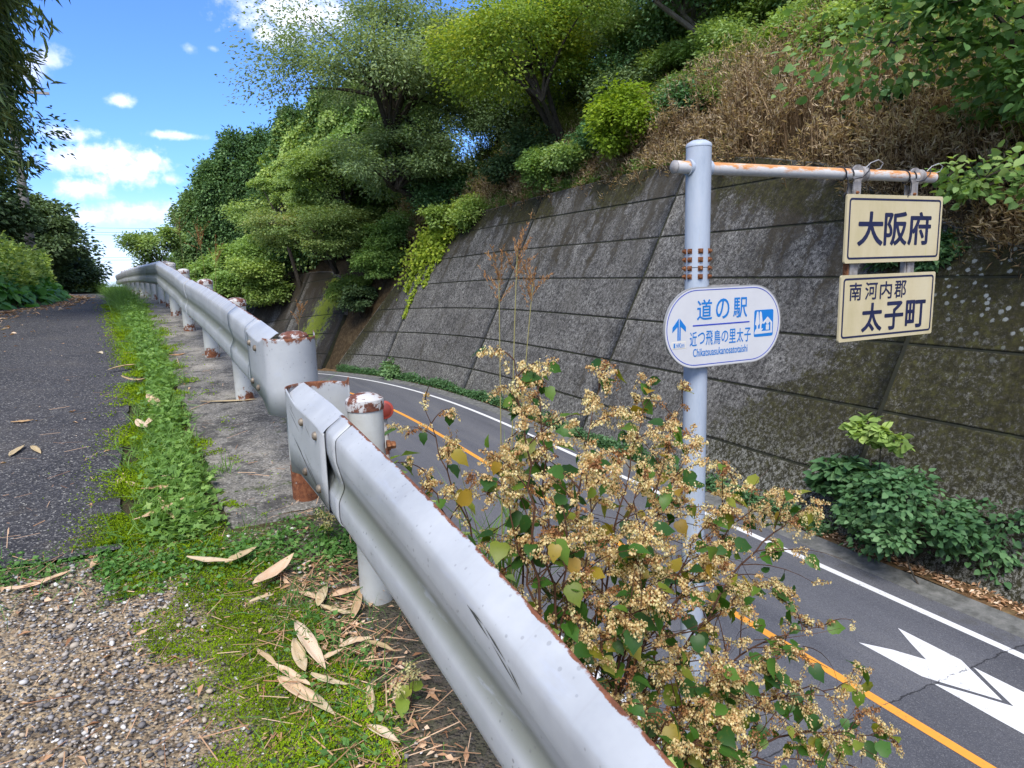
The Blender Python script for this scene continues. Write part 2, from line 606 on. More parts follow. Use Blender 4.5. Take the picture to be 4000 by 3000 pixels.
# lower road with its shoulder, painted lines on sheets of their own
YR = np.concatenate([np.arange(-14, 30, .6), np.arange(30, 100, 1.2)])
def strip(name, x0, x1, lift, m, y0=-14, y1=99, kind='structure'):
    ys = YR[(YR >= y0) & (YR <= y1)]
    return grid_obj(name, lambda y: np.array([x0, (x0 + x1) / 2, x1]) + curve(y), ys, lambda x, y: ROADZ + dzr(y) + lift, m, kind)
strip('road', 4.2, 11.06, 0, M_ROAD)
strip('edge_line', 10.46, 10.61, .005, M_WHITE)
strip('edge_line', 4.74, 4.89, .005, M_WHITE)
strip('centre_line', 7.715, 7.865, .005, M_ORANGE)
A1 = [(8.80, 6.50), (9.06, 6.13), (9.245, 5.73), (9.45, 6.10), (9.70, 6.50), (9.67, 5.49), (9.53, 5.25), (9.20, 4.67), (8.88, 5.32), (8.80, 5.50)]
A2 = [(9.64, 5.30), (9.42, 4.93), (9.2, 4.53), (9.02, 4.90), (8.78, 5.34), (8.75, 4.48), (8.74, 3.9), (9.0, 3.2), (9.25, 2.5), (9.5, 3.2), (9.63, 3.9)]
def flat_poly(mb, poly, z):
    cx_ = [(p[0], p[1], z) for p in poly]
    from mathutils.geometry import tessellate_polygon
    tri = tessellate_polygon([[Vector(p) for p in cx_]])
    F = []
    for a, b_, c_ in tri:
        n_ = (Vector(cx_[b_]) - Vector(cx_[a])).cross(Vector(cx_[c_]) - Vector(cx_[a]))
        F.append((a, b_, c_) if n_.z > 0 else (a, c_, b_))
    mb.add(cx_, F)
am = MB()
flat_poly(am, A1, ROADZ + .005)
flat_poly(am, A2, ROADZ + .005)
tag(am.build('road_arrow', M_WHITE), kind='structure')

# gutter channel and the soil strip at the foot of the wall
M_GUT, _t, _b = mat('gutter_concrete', rough=.9)
_v = _t.coord()
_c = _t.ramp(_t.noise(4, 6, .7, _v), [(.3, (.05, .052, .045)), (.55, (.13, .13, .12)), (.75, (.2, .195, .18))])
_t.put(_b.inputs['Base Color'], _c)
_t.put(_b.inputs['Normal'], _t.bump(_t.noise(40, 5, .7, _v), .6, .01))
def gutter_x(y): return np.array([11.06, 11.08, 11.50, 11.52, 11.56]) + curve(y)
def gutter_z(x, y):
    d = x - curve(y)
    return ROADZ + dzr(y) + np.where(d < 11.07, -.02, np.where(d < 11.51, .012, np.where(d < 11.54, .05, .05)))
grid_obj('gutter', gutter_x, YR, gutter_z, M_GUT)
grid_obj('wall_foot', lambda y: np.linspace(11.56, 12.6, 7) + curve(y), YR,
         lambda x, y: ROADZ + dzr(y) + .05 + .10 * (x - curve(y) - 11.56), M_LITTER, noise=.09, seed=2)

# path, apron and concrete strip on the terrace, each a sheet above the last
def rag(y, s, amp): return amp * (vnoise(y, y * 0 + s, 4, s) - .5) + amp * .5 * (vnoise(y, y * 0 + s, 13, s + 3) - .5)
YP = np.concatenate([np.arange(3.40, 8, .06), np.arange(8, 31, .3), np.arange(31, 60, 1.5)])
grid_obj('path', lambda y: np.linspace(pathL(y), pathR(y) + rag(np.array(y), 1, .10), 14), YP,
         lambda x, y: zt(x, y) + .012, M_PATH, noise=.012, seed=5)
YA = np.arange(-2, 3.45, .06)
grid_obj('apron', lambda y: np.linspace(-4.5, postx(y) + .40, 60), YA,
         lambda x, y: zt(x, y) - .002, M_APRON, noise=.014, seed=6)
YC = np.arange(3.47, 30, .15)
def cs_x(y):
    l, r = postx(y) - .44 + rag(np.array(y), 7, .05), postx(y) + .36 + rag(np.array(y), 8, .05)
    return np.concatenate([[l, l + .005], np.linspace(l + .03, r - .03, 12), [r - .005, r]])
def cs_z(x, y):
    l, r = x[0], x[-1]
    e = np.zeros_like(x)
    e[0] = e[-1] = -.12
    return zt(x, y) + .012 + e
grid_obj('concrete_strip', cs_x, YC, cs_z, M_STRIP, noise=.02, seed=8)
# near end face of the strip
_x = np.linspace(postx(3.47) - .44, postx(3.47) + .36, 14)
_m = MB()
_m.add([(a, 3.47, float(zt(a, 3.47)) + .012) for a in _x] + [(a, 3.44, float(zt(a, 3.47)) - .12) for a in _x],
       [(i, i + 14, i + 15, i + 1) for i in range(13)])
tag(_m.build('concrete_strip_end', M_STRIP), kind='structure')
# the crossing road seen as a pale band on the crest
M_FARROAD, _t, _b = mat('far_asphalt', (.16, .16, .165), .85)
grid_obj('crossing_road', lambda y: np.linspace(pathL(y) - 1.5, pathR(y) + .6, 6), np.arange(31.5, 36.6, 1.0),
         lambda x, y: zt(x, y) + .16 + .02 * 0 * x, M_FARROAD)

# hillside behind the wall
YH = np.concatenate([np.arange(-14, 40, .8), np.arange(40, 88, 1.6)])
def hx(y):
    Xb = 11.9 + float(curve(y))
    Xt = Xb + .5 * float(hw(y))
    return np.concatenate([[Xb - .1], np.linspace(Xb + .3, Xt + .6, 9), Xt + np.array([1.2, 2, 3, 4, 5.2, 6.5, 8, 10, 12, 15, 18, 22, 27, 33, 40, 50])])
grid_obj('hillside', hx, YH, lambda x, y: hill(x, y), M_HILL, noise=.5, seed=9)

# ------------------------------------------------------------------ retaining walls
def m_wall():
    m, t, b = mat('wall_concrete', rough=.9, spec=.2)
    v = t.coord()
    wy, wh, dt = t.attr('wy'), t.attr('wh'), t.attr('dt')
    de = t.attr('de')
    n1 = t.noise(1.1, 6, .68, v)
    c = t.ramp(n1, [(.3, (.050, .048, .045)), (.5, (.095, .092, .086)), (.7, (.14, .135, .122))])
    # coarse weathered grain: pale grit and dark pits
    g1 = t.noise(11, 6, .9, v)
    g2 = t.noise(8, 7, .9, v)
    c = t.mix(t.mul(t.smooth(g1, .49, .56), t.smooth(n1, .38, .62, .35, .9)), c, (.27, .265, .245))
    c = t.mix(t.mul(t.smooth(g2, .51, .46), .88), c, (.020, .019, .017))
    # each lift of the pour has its own tone
    # black streaks that run down from the top edge and from every joint
    cmbv = t.n('ShaderNodeCombineXYZ')
    t.l.new(t.add(t.mul(wy, 1.3), t.mul(t.sub(t.noise(.9, 5, .7, v), .5), 2.2)), cmbv.inputs[0])
    t.l.new(t.mul(wh, .16), cmbv.inputs[1])
    st = t.noise(1.3, 6, .7, cmbv.outputs[0])
    fall = t.smooth(dt, 5.5, .0)
    streak = t.smooth(t.add(t.add(st, t.mul(fall, .16)), t.mul(t.sub(g2, .5), .8)), .60, .70)
    c = t.mix(t.mul(streak, .85), c, (.030, .024, .013))
    blotch = t.smooth(t.noise(.55, 6, .72, v), .5, .66)
    c = t.mix(t.mul(blotch, .5), c, (.058, .055, .048))
    # brown and green growth, heaviest at the near (right) end and along the ramped end
    gr = t.noise(2.6, 7, .75, v)
    grf = t.noise(23, 5, .78, v)
    near = t.smooth(t.sub(wy, t.mul(t.smooth(wh, 4.5, .5), 3.5)), 13.0, 8.5)
    end = t.smooth(de, 2.6, .2)
    topb = t.mul(t.smooth(dt, 2.4, .05), t.smooth(t.noise(.30, 3, .5, v), .40, .55))
    amt = t.math('MAXIMUM', t.math('MAXIMUM', t.mul(near, 1.0), end), t.mul(topb, 1.05))
    mossm = t.smooth(t.add(t.add(gr, t.mul(grf, .55)), t.mul(amt, .60)), .98, 1.14)
    mossc = t.ramp(t.noise(6, 6, .75, v), [(.32, (.010, .0095, .004)), (.52, (.026, .024, .008)), (.72, (.060, .060, .014))])
    c = t.mix(t.mul(mossm, t.smooth(g1, .60, .52, .45, .95)), c, mossc)
    low = t.mul(t.smooth(t.add(wh, t.mul(n1, 2.0)), 3.6, 1.2), t.smooth(t.add(gr, t.mul(near, .2)), .42, .62))
    lowc = t.mix(t.smooth(g1, .49, .55), (.022, .021, .013), (.30, .30, .27))
    c = t.mix(t.mul(low, .6), c, lowc)
    # bright yellow-green sheet of moss on the far wall
    yg = t.mul(t.smooth(t.math('ABSOLUTE', t.sub(t.add(t.add(wy, t.mul(t.sub(gr, .5), 9.0)), t.mul(t.sub(grf, .5), 3.0)), t.add(53.8, t.mul(wh, -.35)))), 2.0, .8), t.smooth(wh, 1.2, 2.6))
    c = t.mix(t.mul(yg, .9), c, t.ramp(grf, [(.3, (.10, .14, .012)), (.7, (.24, .28, .02))]))
    dkf = t.mul(t.smooth(wy, 47, 49), t.smooth(t.noise(.35, 3, .5, cmbv.outputs[0]), .40, .52))
    dkf = t.mul(dkf, t.math('SUBTRACT', 1.0, yg))
    c = t.mix(t.mul(dkf, .8), c, (.022, .017, .010))
    # grey lichen rosettes near the top at the near end
    lv = t.voro(5.5, 'F1', 'Distance', v)
    lic = t.mul(t.mul(t.smooth(t.add(lv, t.mul(t.sub(grf, .5), .5)), .30, .22), t.smooth(wy, 10.6, 9.0)), t.smooth(t.add(dt, t.mul(gr, 2)), 3.6, 1.6))
    c = t.mix(t.mul(lic, .85), c, (.25, .27, .26))
    t.put(b.inputs['Base Color'], c)
    t.put(b.inputs['Normal'], t.bump(t.add(t.mul(g1, .7), g2), .8, .02))
    return m


M_WALL = m_wall()
M_JOINT, _t, _b = mat('dark_joint_filler', rough=.95)  # dark filler colour of the joints between panels, mottled by noise
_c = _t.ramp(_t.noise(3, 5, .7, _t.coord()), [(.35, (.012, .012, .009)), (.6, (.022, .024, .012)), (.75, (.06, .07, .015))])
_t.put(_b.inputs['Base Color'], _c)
NW = np.array([-.894, 0, .447])
def wall_pt(y, h, off=0.0):
    return np.array([11.9 + float(curve(y)) + .5 * h, y, ROADZ + float(dzr(y)) + h]) + NW * off

def build_wall(y0, y1, topf, joints, rows, label, end_y):
    root = empty('retaining_wall', tuple(wall_pt((y0 + y1) / 2, 0)), label, 'retaining wall')
    V, F, wy, wh, dt, de = [], [], [], [], [], []
    GAP = .028
    cols = [y0] + [j for j in joints if y0 < j < y1] + [y1]
    bV, bF, cV, cF = [], [], [], []
    def addv(y, h, off, T):
        V.append(wall_pt(y, h, off)); wy.append(y); wh.append(h); dt.append(T - h); de.append(abs(end_y(h) - y))
        return len(V) - 1
    rng = np.random.default_rng(3)
    for a, b_ in zip(cols[:-1], cols[1:]):
        ga = GAP * 2.0
        n = max(2, int((b_ - a) / .5))
        ysx = np.linspace(a + ga, b_ - ga, n)
        for r0, r1 in zip(rows[:-1], rows[1:]):
            tops = np.array([min(r1 - GAP, topf(y)) for y in ysx])
            lo = r0 + GAP
            ok = tops > lo + .03
            if not ok.any(): continue
            po = .022 + rng.uniform(-.006, .006)
            idx = np.where(ok)[0]
            prev = None
            for i in idx:
                T = topf(ysx[i])
                hs = np.array([lo, lo + .03, tops[i] - .03, tops[i]])
                front = [addv(ysx[i], h, po - (.003 if k in (0, 3) else 0), T) for k, h in enumerate(hs)]
                bot, top = addv(ysx[i], hs[0], -.03, T), addv(ysx[i], hs[-1], -.03, T)
                colv = [bot] + front + [top]
                if prev is not None and prev[1] == i - 1:
                    for k in range(len(colv) - 1):
                        F.append((prev[0][k], prev[0][k + 1], colv[k + 1], colv[k]))
                else:
                    F.append(tuple(colv))
                prev = (colv, i)
            F.append(tuple(reversed(prev[0])))
    me = mesh_np('concrete_face', np.array(V) - np.array(root.location), [np.array([f for f in F if len(f) == 4]), np.array([f for f in F if len(f) == 6])],
                 {'wy': wy, 'wh': wh, 'dt': dt, 'de': de})
    link('concrete_face', me, M_WALL, root)
    # body behind the panels, seen in the open joints, and the coping on top
    ysb = np.linspace(y0 + .02, y1 - .02, int((y1 - y0) / .5))
    body, cop = MB(), MB()
    for q, y in enumerate(ysb):
        T = topf(y) - .004
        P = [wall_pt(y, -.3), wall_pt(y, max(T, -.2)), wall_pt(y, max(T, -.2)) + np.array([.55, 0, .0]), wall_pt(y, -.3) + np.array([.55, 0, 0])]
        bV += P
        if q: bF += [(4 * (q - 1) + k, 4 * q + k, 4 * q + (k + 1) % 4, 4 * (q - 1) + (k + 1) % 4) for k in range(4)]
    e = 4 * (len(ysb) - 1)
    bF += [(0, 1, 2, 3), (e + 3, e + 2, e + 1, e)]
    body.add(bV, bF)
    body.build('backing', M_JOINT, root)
    for q, y in enumerate(ysb):
        T = topf(y)
        p = wall_pt(y, T)
        cV += [p + np.array([-.005, 0, .0]), p + np.array([-.005, 0, .03]), p + np.array([.50, 0, .05]), p + np.array([.50, 0, -.02])]
        if q: cF += [(4 * (q - 1) + k, 4 * q + k, 4 * q + (k + 1) % 4, 4 * (q - 1) + (k + 1) % 4) for k in range(4)]
    cF += [(0, 1, 2, 3), (e + 3, e + 2, e + 1, e)]
    cop.add(cV, cF)
    cop.build('coping', M_STRIP, root)
    return root


ROWS = [-.2, 1.15, 2.58, 3.97, 5.37, 6.77, 8.2, 12]
T1Y = [-14, 2, 4, 7.9, 8.85, 9.95, 12.24, 13.7, 16.3, 18.8, 24, 37.4, 41, 43.5, 46.6, 47]
T1H = [1.2, 3.0, 3.9, 5.9, 6.16, 6.6, 7.6, 8.36, 8.94, 9.36, 9.45, 9.2, 7.7, 5.4, .9, .2]
top1 = lambda y: float(np.interp(y, T1Y, T1H))
build_wall(-14, 46.9, top1, [-.9, 9.55, 19.9, 30.2, 40.4], ROWS,
           'long grey sloping concrete wall with dark joints beside the lower road, moss at both ends', lambda h: float(np.interp(h, [0, .9, 5.4, 7.7, 9.2, 12], [47, 46.6, 43.5, 41, 37.4, 33])))
top2 = lambda y: float(np.interp(y, [49, 50.2, 52, 54, 57, 70], [3.8, 5.2, 6.6, 7.3, 7.6, 7.6]))
build_wall(49, 72, top2, [57.2, 66], ROWS,
           'smaller far concrete wall with yellow-green moss patch below overhanging trees', lambda h: -100.0)

# ------------------------------------------------------------------ guardrails
def m_rail(name, dirty):
    m, t, b = mat(name, rough=.42, spec=.45)
    v = t.coord()
    ed = t.attr('edge')
    x, y, z = t.sep(v)
    n = t.noise(3, 5, .65, v)
    c = t.ramp(n, [(.3, (.285, .30, .31)), (.6, (.37, .385, .39)), (.8, (.42, .43, .435))])
    # valley grime, green light off the grass painted into its tint; mould specks
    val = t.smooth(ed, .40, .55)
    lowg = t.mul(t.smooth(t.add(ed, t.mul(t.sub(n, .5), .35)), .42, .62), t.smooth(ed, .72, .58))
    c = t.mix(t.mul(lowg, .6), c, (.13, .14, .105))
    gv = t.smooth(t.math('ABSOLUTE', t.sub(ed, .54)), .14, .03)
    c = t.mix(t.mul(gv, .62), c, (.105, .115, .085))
    sp = t.voro(38, 'F1', 'Distance', v)
    spk = t.mul(t.smooth(t.add(sp, t.mul(t.noise(9, 4, .7, v), .62)), .46, .38), t.smooth(ed, .02, .45, .55, 1.0))
    c = t.mix(t.mul(spk, .65), c, (.12, .125, .12))
    bl = t.smooth(t.noise(7, 5, .7, t.scalev(v, 3, .5, 3)), .56, .70)
    c = t.mix(t.mul(bl, .35), c, (.34, .37, .43))
    # stripes of brown wash over the upper edge
    cm = t.n('ShaderNodeCombineXYZ')
    t.l.new(y, cm.inputs[0])
    stp = t.smooth(t.noise(26, 3, .7, cm.outputs[0]), .54 - .06 * dirty, .66)
    top = t.smooth(ed, .30, .05)
    c = t.mix(t.mul(t.mul(stp, top), .06 + .60 * dirty), c, (.20, .15, .11))
    # rust bites into the sharp upper edge
    r = t.smooth(t.sub(t.noise(11, 6, .75, v), t.mul(ed, 30.0)), .36, .46)
    c = t.mix(r, c, t.ramp(t.noise(40, 4, .7, v), [(.3, (.06, .018, .008)), (.6, (.17, .06, .025)), (.8, (.28, .12, .05))]))
    t.put(b.inputs['Base Color'], c)
    rr = t.mix(r, t.ramp(n, [(.3, (.38, .38, .38)), (.8, (.55, .55, .55))]), (.9, .9, .9))
    t.put(b.inputs['Roughness'], rr)
    t.put(b.inputs['Normal'], t.bump(t.noise(26, 4, .6, v), .06, .004))
    return m


def m_post(name='post_paint', rustlow=.30):
    m, t, b = mat(name, rough=.5, spec=.4)
    v = t.coord()
    ph = t.attr('edge')          # 0 at the ground, 1 at the cap
    n = t.noise(9, 7, .75, v)
    n2 = t.noise(42, 4, .7, v)
    c = t.mix(t.smooth(n, .4, .7), (.43, .44, .415), (.37, .37, .335))
    low = t.smooth(ph, .55, .0)
    r = t.smooth(t.add(t.add(t.mul(n, .8), t.mul(n2, .22)), t.mul(low, rustlow)), .78, .84)
    top = t.smooth(ph, .985, 1.0)
    r = t.math('MAXIMUM', r, t.mul(top, t.smooth(n, .62, .5)))
    rc = t.ramp(n2, [(.3, (.055, .016, .008)), (.55, (.16, .055, .022)), (.75, (.26, .12, .06))])
    fleck = t.smooth(t.voro(26, 'F1', 'Distance', t.scalev(v, 1, 1, .5)), .10, .06)
    c = t.mix(t.mul(fleck, .5), c, (.10, .08, .06))
    c = t.mix(r, c, rc)
    t.put(b.inputs['Base Color'], c)
    t.put(b.inputs['Roughness'], t.mix(r, (.45, .45, .45), (.9, .9, .9)))
    t.put(b.inputs['Normal'], t.bump(t.add(n2, t.mul(r, -1.0)), .2, .003))
    return m


def m_rustcap():
    m, t, b = mat('rusty_cap', rough=.75)
    v = t.coord()
    n = t.noise(14, 6, .7, v)
    r = t.smooth(n, .51, .45)
    c = t.mix(r, (.43, .42, .40), t.ramp(t.noise(50, 4, .7, v), [(.3, (.06, .02, .012)), (.6, (.15, .055, .032)), (.8, (.24, .11, .06))]))
    t.put(b.inputs['Base Color'], c)
    t.put(b.inputs['Normal'], t.bump(n, .2, .004))
    return m


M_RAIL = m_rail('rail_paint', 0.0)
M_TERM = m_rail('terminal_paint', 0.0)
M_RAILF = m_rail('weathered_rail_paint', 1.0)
M_POST = m_post()
M_CAP = m_rustcap()
M_BOLT, _t, _b = mat('weathered_bolt', rough=.6, metal=.5)
_t.put(_b.inputs['Base Color'], _t.ramp(_t.noise(30, 3, .6, _t.coord()), [(.35, (.11, .085, .06)), (.65, (.26, .22, .17))]))
M_RUST, _t, _b = mat('bare_rust', rough=.9)
_t.put(_b.inputs['Base Color'], _t.ramp(_t.noise(45, 4, .7, _t.coord()), [(.35, (.07, .022, .010)), (.55, (.19, .075, .03)), (.75, (.36, .19, .09))]))
M_BAND, _t, _b = mat('faded_reflective_tape', (.30, .26, .16), .6)
M_DARK, _t, _b = mat('scuff', (.06, .065, .06), .8)

def chaikin(P, k=2):
    for _ in range(k):
        Q = [P[0]]
        for a, b_ in zip(P[:-1], P[1:]):
            Q += [tuple(.75 * np.array(a) + .25 * np.array(b_)), tuple(.25 * np.array(a) + .75 * np.array(b_))]
        Q.append(P[-1])
        P = Q
    return P

# (offset towards the path, height below the top edge)
WPROF = [(0, 0), (.010, -.002), (.058, -.036), (.070, -.054), (.070, -.125), (.066, -.142), (.050, -.205), (.047, -.222), (.052, -.238), (.068, -.268), (.072, -.284), (.072, -.345), (.060, -.368), (.010, -.398), (0, -.402)]
WPROF = chaikin(WPROF, 1)

def plan(nodes, y):
    ys = [n[1] for n in nodes]
    return np.interp(y, ys, [n[0] for n in nodes]), np.interp(y, ys, [n[2] for n in nodes])

NEAR = [(.69, -1.2, -1.03), (.589, .72, -.735), (.579, .9, -.71), (.568, 1.09, -.673), (.547, 1.46, -.622), (.53, 1.76, -.585), (.477, 2.67, -.50), (.427, 3.27, -.464)]
FAR = [(.405, 3.5, -.286), (.355, 4.22, -.228), (.277, 5.29, -.155), (.171, 6.61, -.068), (.023, 8.4, .024), (-.044, 9.23, .096), (-.308, 12.12, .291), (-.338, 12.9, .318), (-.77, 17.5, .354), (-1.14, 21, .363), (-1.62, 25, .35), (-2.13, 29, .29), (-2.3, 30.2, .27)]

def sweep(nodes, y0, y1, prof, step=.12, lift=0.0, edge=None):
    n = max(3, int((y1 - y0) / step))
    ysn = np.linspace(y0, y1, n)
    mb = MB()
    V, A = [], []
    for y in ysn:
        x, z = plan(nodes, y)
        x2, _z = plan(nodes, y + .3)
        x1, _z = plan(nodes, y - .3)
        tdir = np.array([x2 - x1, .6]); tdir /= np.linalg.norm(tdir)
        nl = np.array([-tdir[1], tdir[0]])
        for k, (o, h) in enumerate(prof):
            V.append((x + nl[0] * (o + lift), y + nl[1] * (o + lift), z + h + (lift * .6 if k < 3 else 0)))
            A.append(min(1, -h / .402) if edge is None else edge[k])
    m_ = len(prof)
    F = [(i * m_ + k, i * m_ + k + 1, (i + 1) * m_ + k + 1, (i + 1) * m_ + k) for i in range(n - 1) for k in range(m_ - 1)]
    mb.add(V, F, A)
    return mb

def solid(o, th=.004):
    md = o.modifiers.new('thickness', 'SOLIDIFY')
    md.thickness = th
    md.offset = 1.0
    return o

def post(root, x, y, ztop, zg, cap_mat=M_CAP, r=.07, band=True, paint=M_POST):
    mb = MB()
    n = 14
    hs = np.linspace(zg - .25, ztop, n)
    V, A, F = [], [], []
    for h in hs:
        for k in range(28):
            an = 2 * PI * k / 28
            V.append((x + r * math.cos(an), y + r * math.sin(an), h)); A.append((h - zg) / (ztop - zg))
    for i in range(n - 1):
        F += [(i * 28 + k, i * 28 + (k + 1) % 28, (i + 1) * 28 + (k + 1) % 28, (i + 1) * 28 + k) for k in range(28)]
    mb.add(V, F, A)
    p = mb.build('post', paint, root, smooth=True, attr='edge')
    c = MB().lathe([(r + .004, -.03), (r + .006, .002), (r + .004, .012), (r * .8, .026), (r * .45, .034), (.004, .037)], (x, y, ztop), 28)
    c.build('post_cap', cap_mat, p, smooth=True)
    if band:
        MB().lathe([(r + .0015, -.018), (r + .0015, .018)], (x, y, zg + .40), 28, cap=False).build('tape_band', M_BAND, p, smooth=True)
    return p

def bolt_head(root, c, nrm, r=.017, m=M_BOLT, name='bolt'):
    mb = MB().lathe([(r, 0), (r, .004), (r * .85, .010), (r * .5, .014), (.001, .0155)], c, 14, axis=nrm)
    return mb.build(name, m, root, smooth=True)

def rail_frame(nodes, y):
    x, z = plan(nodes, y)
    x2, _ = plan(nodes, y + .3)
    x1, _ = plan(nodes, y - .3)
    t_ = np.array([x2 - x1, .6]); t_ /= np.linalg.norm(t_)
    return x, z, np.array([-t_[1], t_[0]]), t_

def terminal(root, nodes, ya, yb, sgn, rr, label):
    """plate bolted over the rail end (ya..yb) that curls round behind the post"""
    x, z, nl, t_ = rail_frame(nodes, yb)
    zs = []
    pl = []
    for y in np.linspace(ya, yb, 8):
        xx, zz, n2, t2 = rail_frame(nodes, y)
        pl.append((xx + n2[0] * .082, y + n2[1] * .082, zz, abs(y - ya) / abs(yb - ya), 0))
    base = np.array([pl[-1][0], pl[-1][1]])
    fwd = t_ * sgn
    ctr = base - nl * rr
    for k in range(1, 19):
        an = PI * k / 18 * 1.02
        p = ctr + nl * rr * math.cos(an) + fwd * rr * math.sin(an)
        pl.append((p[0], p[1], pl[7][2] + (-.004 * k / 18), 1, k / 18))
    mb = MB()
    V, A, F = [], [], []
    for (px_, py_, pz, s_, a_) in pl:
        top = -.055 + .040 * max(0, min(1, (s_ - .78) / .2)) + (0 if a_ < .86 else .028 * ((a_ - .86) / .14) ** 2)
        bot = -.352 - .045 * max(0, min(1, (s_ - .7) / .3))
        for q in (0, .03, .07, .13, .35, .65, 1):
            V.append((px_, py_, pz + top + (bot - top) * q)); A.append(q * .07 if s_ > .9 else .2 + q * .25)
    for i in range(len(pl) - 1):
        for k in range(6):
            f = (i * 7 + k, i * 7 + k + 1, (i + 1) * 7 + k + 1, (i + 1) * 7 + k)
            F.append(f if sgn > 0 else tuple(reversed(f)))
    mb.add(V, F, A)
    o = mb.build('end_terminal', M_TERM, root, smooth=True, attr='edge')
    solid(o, .005).modifiers['thickness'].offset = 0
    if label: o['label'] = label
    # lip folded over the top and bottom of the rail
    lp = sweep(nodes, min(ya, yb), max(ya, yb) - .0, [(.082, -.055), (.068, -.040), (.012, -.001), (.0, .004)], lift=.003, edge=[.16, .12, .06, .02])
    lo = lp.build('folded_lip', M_TERM, o, smooth=True, attr='edge')
    lb = sweep(nodes, min(ya, yb), max(ya, yb), [(.0, -.408), (.02, -.400), (.076, -.366), (.083, -.345)], lift=.003, edge=[.3, .3, .3, .3])
    lb.build('folded_lip', M_TERM, o, smooth=True, attr='edge')
    w2 = sweep(nodes, min(ya - .12 * sgn, ya + .01 * sgn), max(ya - .12 * sgn, ya + .01 * sgn), WPROF, step=.03, lift=.0065)
    solid(w2.build('sleeve', M_TERM, o, smooth=True, attr='edge'), .004)
    for fy in (.10, .36):
        for fz in (-.10, -.31):
            y = ya + (yb - ya) * (.06 + fy * 1.9) if False else ya + (yb - ya) * (fy + .05) * 1.35
            xx, zz, n2, t2 = rail_frame(nodes, y)
            bolt_head(o, (xx + n2[0] * .0845, y + n2[1] * .0845, zz + fz), (n2[0], n2[1], 0))
    return o


# near guardrail
nr = empty('guardrail', (.58, 2.64, -1.33), 'near white steel guardrail section running out of the bottom of the view, smooth clean paint', 'guardrail')
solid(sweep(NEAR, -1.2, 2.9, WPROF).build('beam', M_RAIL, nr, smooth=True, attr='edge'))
ta = terminal(nr, NEAR, 2.50, 3.12, +1, .14, None)
pp = post(nr, .60, 2.66, -.50, -1.36, M_CAP, band=False, paint=m_post('clean_post_paint', .05))
MB().box((.535, 2.66, -.68), (.05, .07, .09), 0).build('bracket', M_BOLT, nr)
MB().lathe([(.022, 0), (.022, .014), (.016, .015), (.016, .034), (.011, .036)], (.668, 2.62, -.68), 6, axis=(1, -.1, 0)).build('bolt', M_RUST, pp)
# scuffs: long scratches on the plate, one lens shaped scrape on the beam
sc_ = MB()
def scratch(mb, nodes, y0, h0, y1, h1, w, off):
    x0, z0, n0, t0 = rail_frame(nodes, y0)
    x1, z1, n1, t1 = rail_frame(nodes, y1)
    a = np.array([x0 + n0[0] * off, y0 + n0[1] * off, z0 + h0]); b_ = np.array([x1 + n1[0] * off, y1 + n1[1] * off, z1 + h1])
    m_ = (a + b_) / 2
    up = np.array([0, 0, w])
    mb.add([a, m_ - up, b_, m_ + up], [(0, 1, 2, 3)])
for q in [(3.08, -.075, 2.94, -.12, .002), (3.08, -.10, 2.90, -.16, .0025), (3.07, -.19, 2.60, -.345, .003), (3.05, -.20, 2.66, -.33, .0022), (2.86, -.22, 2.72, -.275, .0018), (2.80, -.10, 2.72, -.135, .002), (2.98, -.215, 2.85, -.265, .003), (2.80, -.26, 2.58, -.35, .0028), (3.06, -.065, 3.0, -.09, .0018)]:
    scratch(sc_, NEAR, q[0], q[1], q[2], q[3], q[4], .0855)
sc_.build('scratches', M_DARK, ta)
lens = MB()
for (y0, h0, y1, h1, w) in [(1.30, -.068, 1.19, -.085, .0035), (1.19, -.085, 1.07, -.112, .0025), (1.30, -.07, 1.22, -.068, .003), (1.22, -.068, 1.12, -.088, .0035), (1.12, -.088, 1.06, -.112, .003)]:
    scratch(lens, NEAR, y0, h0, y1, h1, w, .0718)
lens.build('scratches', M_DARK, nr)

# far guardrail
fr = empty('guardrail', (.345, 5.73, -.96), 'long far guardrail with streaked grey rail and rusty white posts bending left over the crest', 'guardrail')
for i, (a, b_) in enumerate([(3.62, 4.9), (4.84, 8.0), (7.92, 12.25), (12.17, 16.2), (16.1, 20.2), (20.1, 24.1), (24.0, 30.0)]):
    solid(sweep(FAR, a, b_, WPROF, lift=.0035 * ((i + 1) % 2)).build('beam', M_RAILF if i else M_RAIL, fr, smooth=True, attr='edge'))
terminal(fr, FAR, 4.06, 3.56, -1, .125, None)
post(fr, .475, 3.62, -.31, -1.165, M_CAP, paint=m_post('rusted_base_post_paint', .42), band=False)
for y in (5.73, 7.62, 9.95, 11.95, 13.9, 15.8, 17.7, 19.6, 21.5, 23.4, 25.3, 27.2, 29.1):
    x = float(postx(y)) + (.0 if y < 12.5 else .03)
    zg = float(zt(x, y)) + .01
    zc = {5.73: -.185, 7.62: -.035, 9.95: .105, 11.95: .235}.get(y, zg + .79)
    post(fr, x, y, zc, zg)
    xx, zz, n2, t2 = rail_frame(FAR, y)
    MB().box((xx + .01, y, zz - .18), (.08, .06, .12)).build('bracket', M_BOLT, fr)
    for s_ in (-.05, .05):
        x3, z3, n3, t3 = rail_frame(FAR, y + s_)
        bolt_head(fr, (x3 + n3[0] * .018, y + s_ + n3[1] * .018, z3 - .18), (n3[0], n3[1], 0), .016)

